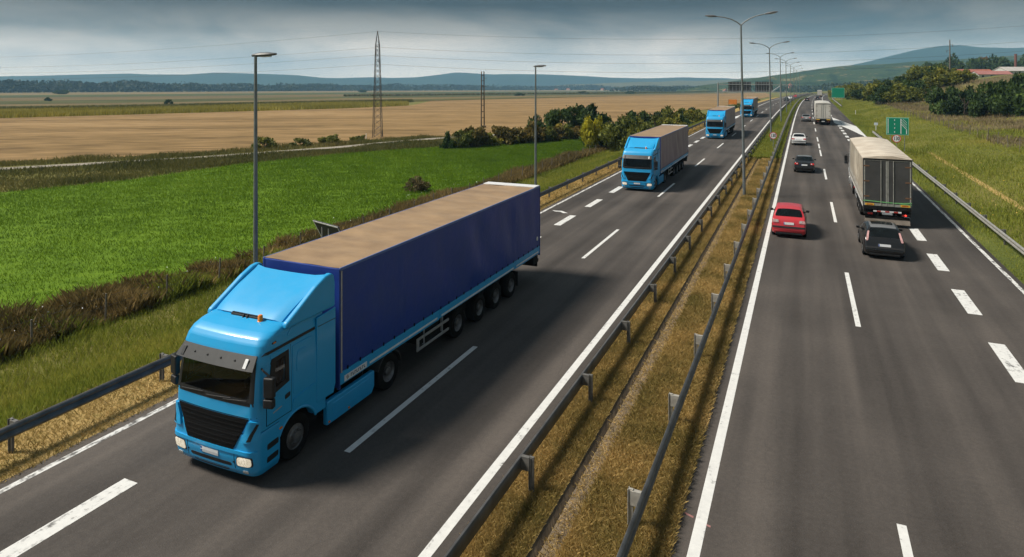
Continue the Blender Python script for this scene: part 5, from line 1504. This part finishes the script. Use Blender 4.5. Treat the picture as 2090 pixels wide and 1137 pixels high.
# right side: trees on the cutting, thicket, the dark bushes below the farm
bsp = [(12.8, 420), (13.5, 398), (14.5, 378), (15.5, 352), (16.5, 330), (15.5, 308), (17, 288), (18, 268), (17.5, 250), (19.5, 236), (22, 222), (20.5, 210), (24, 203), (28, 226), (25, 246), (24, 268), (30, 252), (36, 238), (42, 232), (33, 276), (40, 264), (26, 300), (34, 315), (26.5, 214), (30, 226), (33, 236), (30, 262), (27.5, 238), (36, 250), (33, 262), (41, 248), (38, 276), (28, 282), (22, 256), (21, 282), (20, 312), (42, 274), (23, 335), (32, 360), (22, 385), (20, 440), (34, 420), (37, 228)]
for i, (x, y) in enumerate(bsp):
    x += float(cx(y)); s_ = 1 + .25 * math.sin(i * 2.3)
    plant('thicket_tree', on(x, y), 4.3 * s_, (5.7 if y > 260 else 5.3) * s_, (M_leaf, M_leaf, M_leafdark)[i % 3], 'green scrubby tree in the thicket along the top of the right cutting', 'tree', 'thicket on the right cutting', n=2400, leaf=.07, lift=.08)
dsp = [(25.5, 152), (27.5, 147), (30, 143), (32.5, 140), (35.5, 138), (38.5, 140), (29, 154), (33, 150), (37, 148), (41, 146), (45, 144), (48, 150), (42, 156), (36, 160), (50, 160), (46, 168), (55, 156), (58, 166)]
for i, (x, y) in enumerate(dsp):
    s_ = 1 + .2 * math.sin(i * 1.7 + 1)
    plant('bramble_bush', on(x, y), 3.3 * s_, 5.0 * s_ if i < 6 else 6.6 * s_, M_leafdark, 'dark rounded bush in the mass below the farm buildings', 'bush', 'dark bushes below the farm', n=2600, leaf=.075)
for i in range(22):
    u = 1890 + i * 14 + pr.uniform(-4, 4); d = 520 + pr.uniform(-30, 60)
    x, y, _ = PD(u, d); rust = i == 8
    plant('autumn_tree' if rust else 'farm_tree', (x, y, 8.0), 8.6, (16 + 2.5 * math.sin(i * 1.9)) * (1 if i > 3 else .8), M_leafrust if rust else M_leafdark, 'orange autumn tree behind the farm roofs' if rust else 'dark tree in the wood behind the farm buildings', 'tree', None if rust else 'dark wood behind the farm', n=1800, leaf=.08)

# far tree line across the plain, one mass
def far_wood(name, pts, h, n, size, label, m_, spread=60):
    r = np.random.default_rng(len(pts) + n)
    p = resample(pts, n)[r.integers(0, n, n)] + r.normal(0, spread, (n, 2)) * np.array([1, .6])
    hh_ = h * (.45 + .75 * vnoise(p[:, 0], p[:, 1], .02, 5))
    z = zt(p[:, 0], p[:, 1]) + hh_ * r.uniform(0, 1, n) ** .7
    V, F = leaves(np.stack([p[:, 0], p[:, 1], z], -1), size, r)
    t = np.repeat(np.clip(.5 * vnoise(p[:, 0], p[:, 1], .05, 8) + .5 * r.uniform(0, 1, n), 0, 1), 4)
    tag(np_mesh(name, V, F, m_, t), label, 'trees', kind='stuff')
M_farleaf = foliage('distant_leaves', F3((0.014, 0.026, 0.010), (0.028, 0.045, 0.016), (0.050, 0.070, 0.024), (0.075, 0.090, 0.030)))
far_wood('tree_line', [(-2000, 560), (-1480, 780), (-1480, 1160), (-1460, 1500), (-1470, 1850)], 25, 26000, 3.6, 'long hazy tree line across the plain at far left', M_farleaf, 30)
far_wood('tree_line', [(-1470, 1850), (-1400, 2160), (-1200, 2700), (-800, 3300), (-300, 4200)], 22, 20000, 4.0, 'hazy tree line with village roofs before the blue hills', M_farleaf, 45)
far_wood('tree_line', [(-420, 1700), (-300, 1900), (-150, 1800), (20, 1500), (120, 1350), (200, 1400)], 15, 9000, 2.6, 'dark tree line at the foot of the green hill beyond the gantry', M_farleaf, 40)

# ------------------------------------------------------------------ grass and weeds
def blades(name, X, Y, h, w, m_, tone, label, cat='grass', lean=.55, dz=0.0, road=False, parent=None):
    r = np.random.default_rng(len(X)); n = len(X)
    Z = (rz(Y) + dz) if road else zt(X, Y) + dz
    a = r.uniform(0, 6.283, n); l_ = r.uniform(0, 6.283, n); le = r.uniform(.1, 1, n) * lean * h
    bx_, by_ = np.cos(a) * w / 2, np.sin(a) * w / 2
    V = np.stack([np.stack([X - bx_, Y - by_, Z - .01], -1), np.stack([X + bx_, Y + by_, Z - .01], -1),
                  np.stack([X + bx_ * .6 + np.cos(l_) * le * .4, Y + by_ * .6 + np.sin(l_) * le * .4, Z + h * .6], -1), np.stack([X + np.cos(l_) * le, Y + np.sin(l_) * le, Z + h], -1)], 1).reshape(-1, 3)
    o = np_mesh(name, V, np.arange(n * 4).reshape(n, 4), m_, np.repeat(np.clip(tone, 0, 1), 4))
    return tag(o, label, cat, kind='stuff')
def scatter(n, x0, x1, y0, y1, d0=18, p=1.3, follow=True, seed=0):
    """points thinning out with distance, with the size each should have"""
    r = np.random.default_rng(seed + n)
    X = r.uniform(x0, x1, n); Y = y0 + (y1 - y0) * r.uniform(0, 1, n) ** 1.6
    if follow: X = X + cx(Y)
    d = np.maximum(10, np.hypot(X, Y))
    keep = r.uniform(0, 1, n) < np.minimum(1, (d0 / d) ** (p - 1))
    X, Y, d = X[keep], Y[keep], d[keep]
    return X, Y, np.sqrt(np.maximum(1, d / d0)), r
M_drygrass = foliage('dry_grass', F3((0.110, 0.115, 0.026), (0.295, 0.224, 0.073), (0.590, 0.410, 0.160), (1.005, 0.704, 0.319)), trans=.3, big=.5, bscale=.9)
M_verge = foliage('verge_grass', F3((0.103, 0.140, 0.022), (0.219, 0.258, 0.036), (0.364, 0.350, 0.066), (0.642, 0.466, 0.164)), trans=.35, big=.3, bscale=.25)
M_sown = foliage('sown_blades', F3((0.070, 0.129, 0.008), (0.118, 0.207, 0.010), (0.166, 0.267, 0.014), (0.227, 0.294, 0.032)), trans=.4, big=.3, bscale=.2)
M_weed = foliage('brown_weeds', F3((0.062, 0.053, 0.021), (0.160, 0.122, 0.045), (0.293, 0.208, 0.078), (0.489, 0.353, 0.147)), trans=.25, big=.2, bscale=.3)
M_scrub = foliage('scrub', F3((0.050, 0.065, 0.016), (0.115, 0.119, 0.032), (0.207, 0.184, 0.055), (0.344, 0.265, 0.103)), trans=.25, big=.3, bscale=.12)
M_crop = foliage('ripe_crop', F3((0.166, 0.156, 0.025), (0.313, 0.276, 0.046), (0.460, 0.377, 0.074), (0.589, 0.478, 0.129)), trans=.25, big=.3, bscale=.06)
M_weedR = foliage('purple_weeds', F3((0.084, 0.076, 0.033), (0.204, 0.159, 0.087), (0.324, 0.252, 0.149), (0.456, 0.372, 0.204)), trans=.25, big=.35, bscale=.15)
# median
X, Y, s, r = scatter(240000, -5.85, -4.66, 2, 76, 20); t = .55 * vnoise(X, Y, 1.4, 1) + .45 * r.uniform(0, 1, len(X))
blades('dry_grass', X, Y, r.uniform(.04, .15, len(X)) * s ** .4, .007 * s, M_drygrass, t, 'dry yellow grass on the oncoming side of the median drain', road=True, dz=.03, lean=1.1)
X, Y, s, r = scatter(340000, -4.12, -2.24, 2, 76, 20, seed=2); t = .55 * vnoise(X, Y, 1.2, 2) + .45 * r.uniform(0, 1, len(X))
blades('dry_grass', X, Y, r.uniform(.04, .16, len(X)) * s ** .4, .007 * s, M_drygrass, t, 'dry yellow grass between the drain and the outbound lanes', road=True, dz=.03, lean=1.1)
X, Y, s, r = scatter(26000, -4.47, -4.05, 2, 76, 20, seed=3)
blades('straw', X, Y, r.uniform(.02, .06, len(X)), .010 * s, M_drygrass, r.uniform(.4, 1, len(X)), 'loose straw lying on the concrete drain edge', road=True, dz=.02, lean=2.5)
X, Y, s, r = scatter(90000, -5.45, -2.3, 75, 330, 40, seed=4); t = .3 * vnoise(X, Y, .3, 3) + .35 * r.uniform(0, 1, len(X)) + .1
blades('median_grass', X, Y, r.uniform(.12, .45, len(X)), .035 * s, M_verge, t, 'greener grass on the far part of the median', road=True, dz=.03)
# left verge and hedge
X, Y, s, r = scatter(120000, -18.3, -15.85, 0, 128, 20, seed=5); t = .4 * vnoise(X, Y, 1.1, 4) + .5 * r.uniform(0, 1, len(X)) + .1
blades('dry_grass', X, Y, r.uniform(.03, .12, len(X)) * s ** .4, .012 * s, M_drygrass, t, 'dry mown grass under the left guardrail', road=True, dz=-.0, lean=1.2)
X, Y, s, r = scatter(330000, -28.4, -17.9, -4, 180, 28, seed=6); t = .5 * vnoise(X, Y, .5, 5) + .4 * r.uniform(0, 1, len(X))
blades('verge_grass', X, Y, r.uniform(.10, .38, len(X)) * (.7 + .7 * vnoise(X, Y, .9, 6)), .018 * s, M_verge, t, 'rough green grass on the left embankment')
X, Y, s, r = scatter(150000, -33.2, -27.7, 4, 36, 30, seed=7); keep = X > -28.3 - 4.4 * np.clip((38 - Y) / 22, .5, 1) * (.55 + .6 * vnoise(X, Y, .6, 6)); X, Y, s = X[keep], Y[keep], s[keep]
hh_ = np.random.default_rng(70).uniform(.35, 1.2, len(X)) * (.25 + 1.0 * vnoise(X, Y, 1.1, 8)); grn = vnoise(X, Y, .9, 27) + np.random.default_rng(71).normal(0, .16, len(X)) > .58
t = .5 * vnoise(X, Y, .9, 7) + .5 * np.random.default_rng(72).uniform(0, 1, len(X)); q = ~grn
blades('brown_weeds', X[q], Y[q], hh_[q], (.035 * s)[q], M_weed, t[q], 'bank of tall brown weeds between the fence and the green field', 'weeds', lean=.7)
blades('green_weeds', X[grn], Y[grn], hh_[grn] * .8, (.035 * s)[grn], M_verge, t[grn] * .8, 'green weeds growing through the brown weed bank by the fence', 'weeds', lean=.7)
X, Y, s, r = scatter(70000, -31.0, -26.6, 36, 108, 40, seed=8); keep = X > -28.6 - 1.4 * vnoise(X, Y, .4, 5); X, Y, s = X[keep], Y[keep], s[keep]
t = .5 * vnoise(X, Y, .35, 7) + .5 * r.uniform(0, 1, len(X))
blades('brown_weeds', X, Y, r.uniform(.3, .95, len(X)) * (.35 + .9 * vnoise(X, Y, .4, 8)), .05 * s, M_weed, t, 'strip of brown weeds along the fence behind the navy trailer', 'weeds', lean=.5)
# the sown field
n = 520000; r = np.random.default_rng(9); a = resample(GREEN_NEAR, 400); b = resample(GREEN_FAR, 400); i = r.integers(0, 400, n); q = r.uniform(0, 1, n) ** 1.25
P = a[i] * (1 - q[:, None]) + b[i] * q[:, None] + r.normal(0, .45, (n, 2)); X, Y = P[:, 0], P[:, 1]; d = -X * SN + Y * CS
keep = (d > 18) & (vnoise(X, Y, 3.4, 9) * .6 + vnoise(X, Y, .7, 19) * .4 > r.uniform(.0, .6, n)); X, Y, d = X[keep], Y[keep], d[keep]; s = np.sqrt(np.maximum(1, d / 30))
t = .35 * vnoise(X, Y, .15, 10) + .3 * vnoise(X, Y, 1.2, 11) + .35 * r.uniform(0, 1, len(X))
blades('sown_crop', X, Y, r.uniform(.06, .18, len(X)) * s, .030 * s, M_sown, t, 'short bright green crop covering the field on the left', 'crop', dz=.04, lean=.8)
# scrub between the green field and the track, and beyond the track
g2 = np.asarray(GREEN_FAR); tk = np.asarray(TRACK)
def between(pa, pb, n_, seed):
    r = np.random.default_rng(seed); a = resample(pa, 300); b = resample(pb, 300); i = r.integers(0, 300, n_); q = r.uniform(0, 1, n_)[:, None]
    P = a[i] * (1 - q) + b[i] * q + r.normal(0, .5, (n_, 2)); return P[:, 0], P[:, 1], r
X, Y, r = between([(-100, -14), (-68.5, 36), (-65.2, 46), (-64.5, 61.4), (-60.2, 75), (-52, 88.4), (-44, 98)], [(-128, -8), (-85, 44.5), (-79.5, 53.2), (-73.5, 61.2), (-64.8, 81), (-61.5, 94), (-54, 108)], 90000, 12)
t = .5 * vnoise(X, Y, .25, 12) + .5 * r.uniform(0, 1, len(X))
blades('scrub', X, Y, r.uniform(.2, .75, len(X)) * (.3 + .9 * vnoise(X, Y, .35, 13)), .08, M_scrub, t, 'dark olive scrub between the green field and the farm track', 'scrub')
X, Y, r = between([(-131, -6), (-88, 48), (-82, 56), (-76.2, 64), (-67.4, 84), (-64.8, 95), (-60, 106)], [(-140, 6), (-92.5, 50), (-86, 58.5), (-79, 67), (-71.4, 88), (-68, 98), (-62, 107)], 34000, 13)
t = .25 + .4 * vnoise(X, Y, .3, 14) + .4 * r.uniform(0, 1, len(X))
blades('track_weeds', X, Y, r.uniform(.2, .8, len(X)) * (.3 + .9 * vnoise(X, Y, .5, 15)), .08, M_scrub, t, 'weeds lining the far side of the farm track', 'weeds')
# standing crops on the plain
X, Y, r = between([(-300, 72), (-217.5, 116), (-204, 162), (-185, 232), (-184, 283)], B['a'][:-1] + [(-222, 340)], 60000, 14)
blades('ripe_crop', X, Y, r.uniform(1.0, 1.9, len(X)), .30, M_crop, .5 * vnoise(X, Y, .08, 15) + .5 * r.uniform(0, 1, len(X)), 'strip of standing yellow green crop behind the stubble', 'crop', lean=.3)
X, Y, r = between(B['a'], B['b'], 26000, 15)
blades('dark_crop', X, Y, r.uniform(1.2, 2.3, len(X)), .32, M_scrub, .2 + .3 * vnoise(X, Y, .05, 15) + .4 * r.uniform(0, 1, len(X)), 'dark strip of tall crop behind the yellow one', 'crop', lean=.3)
n_b = [(x + 3, y + 2) for x, y in B['e'][4:]]; f_b = [(x - 12, y + 16) for x, y in B['e'][4:]]
X, Y, r = between(n_b, f_b, 14000, 16)
blades('field_hedge', X, Y, r.uniform(1.5, 3.4, len(X)), .8, M_scrub, r.uniform(0, .6, len(X)), 'thin dark hedge line across the far plain', 'hedge', lean=.3)
# right verge
X, Y, s, r = scatter(330000, 8.5, 20.5, 14, 330, 34, p=1.5, seed=17); t = .42 * vnoise(X, Y, .35, 16) + .35 * r.uniform(0, 1, len(X)) + .10 * np.clip((X - cx(Y) - 9) / 10, 0, 1) + .05
blades('verge_grass', X, Y, r.uniform(.08, .38, len(X)) * (.5 + .8 * vnoise(X, Y, .5, 17)), .024 * s, M_verge, t, 'rough green grass on the right verge and slope')
X, Y, s, r = scatter(110000, 20.0, 40, 70, 240, 60, seed=18); t = .5 * vnoise(X, Y, .2, 18) + .5 * np.random.default_rng(5).uniform(0, 1, len(X))
hh_ = np.random.default_rng(6).uniform(.25, .85, len(X)) * (.25 + .9 * vnoise(X, Y, .3, 19)); grn = vnoise(X, Y, .16, 33) + np.random.default_rng(7).normal(0, .14, len(X)) > .64; q = ~grn
blades('purple_weeds', X[q], Y[q], hh_[q], (.045 * s)[q], M_weedR, t[q], 'purplish brown weeds beyond the right fence', 'weeds')
blades('meadow_grass', X[grn], Y[grn], hh_[grn] * .8, (.045 * s)[grn], M_verge, .25 + t[grn] * .7, 'pale green grass growing among the purplish weeds beyond the right fence')
X, Y, s, r = scatter(60000, 40.0, 125, 165, 420, 120, seed=28); t = .3 + .35 * vnoise(X, Y, .05, 18) + .35 * np.random.default_rng(8).uniform(0, 1, len(X))
blades('hill_grass', X, Y, np.random.default_rng(9).uniform(.3, .9, len(X)), .10 * s, M_weedR, t, 'faded rough grass on the rise below the farm buildings')
# scattered white and yellow flowers
for nm, m_, xx0, xx1, yy0, yy1, n_, lab in (('white_flowers', M_white, -30.5, -27.6, 10, 60, 260, 'scattered white flower heads among the brown weeds'), ('yellow_flowers', M_yellow, 9.8, 16, 34, 90, 200, 'scattered yellow flowers on the right verge')):
    r = np.random.default_rng(n_); X = r.uniform(xx0, xx1, n_); Y = r.uniform(yy0, yy1, n_)
    V, F = leaves(np.stack([X, Y, zt(X, Y) + r.uniform(.3, 1.0, n_) * (1 if X[0] < 0 else .35)], -1), .035, r)
    tag(np_mesh(nm, V, F, m_), lab, 'flowers', kind='stuff')

# ------------------------------------------------------------------ the hazy air
k = Nd('haze_air'); k.t.nodes.remove(k.b)
pv = k.new('ShaderNodeVolumePrincipled'); pv.inputs['Color'].default_value = (.30, .57, .86, 1); pv.inputs['Density'].default_value = HAZE; pv.inputs['Anisotropy'].default_value = .0
k.ln(pv.outputs[0], k.o.inputs['Volume'])
hz = MB().bx(-6500, 5500, -1200, 6900, -230, 228).build('haze', k.m, None)
tag(hz, 'pale blue haze hanging over the plain and hills', 'haze', kind='stuff')
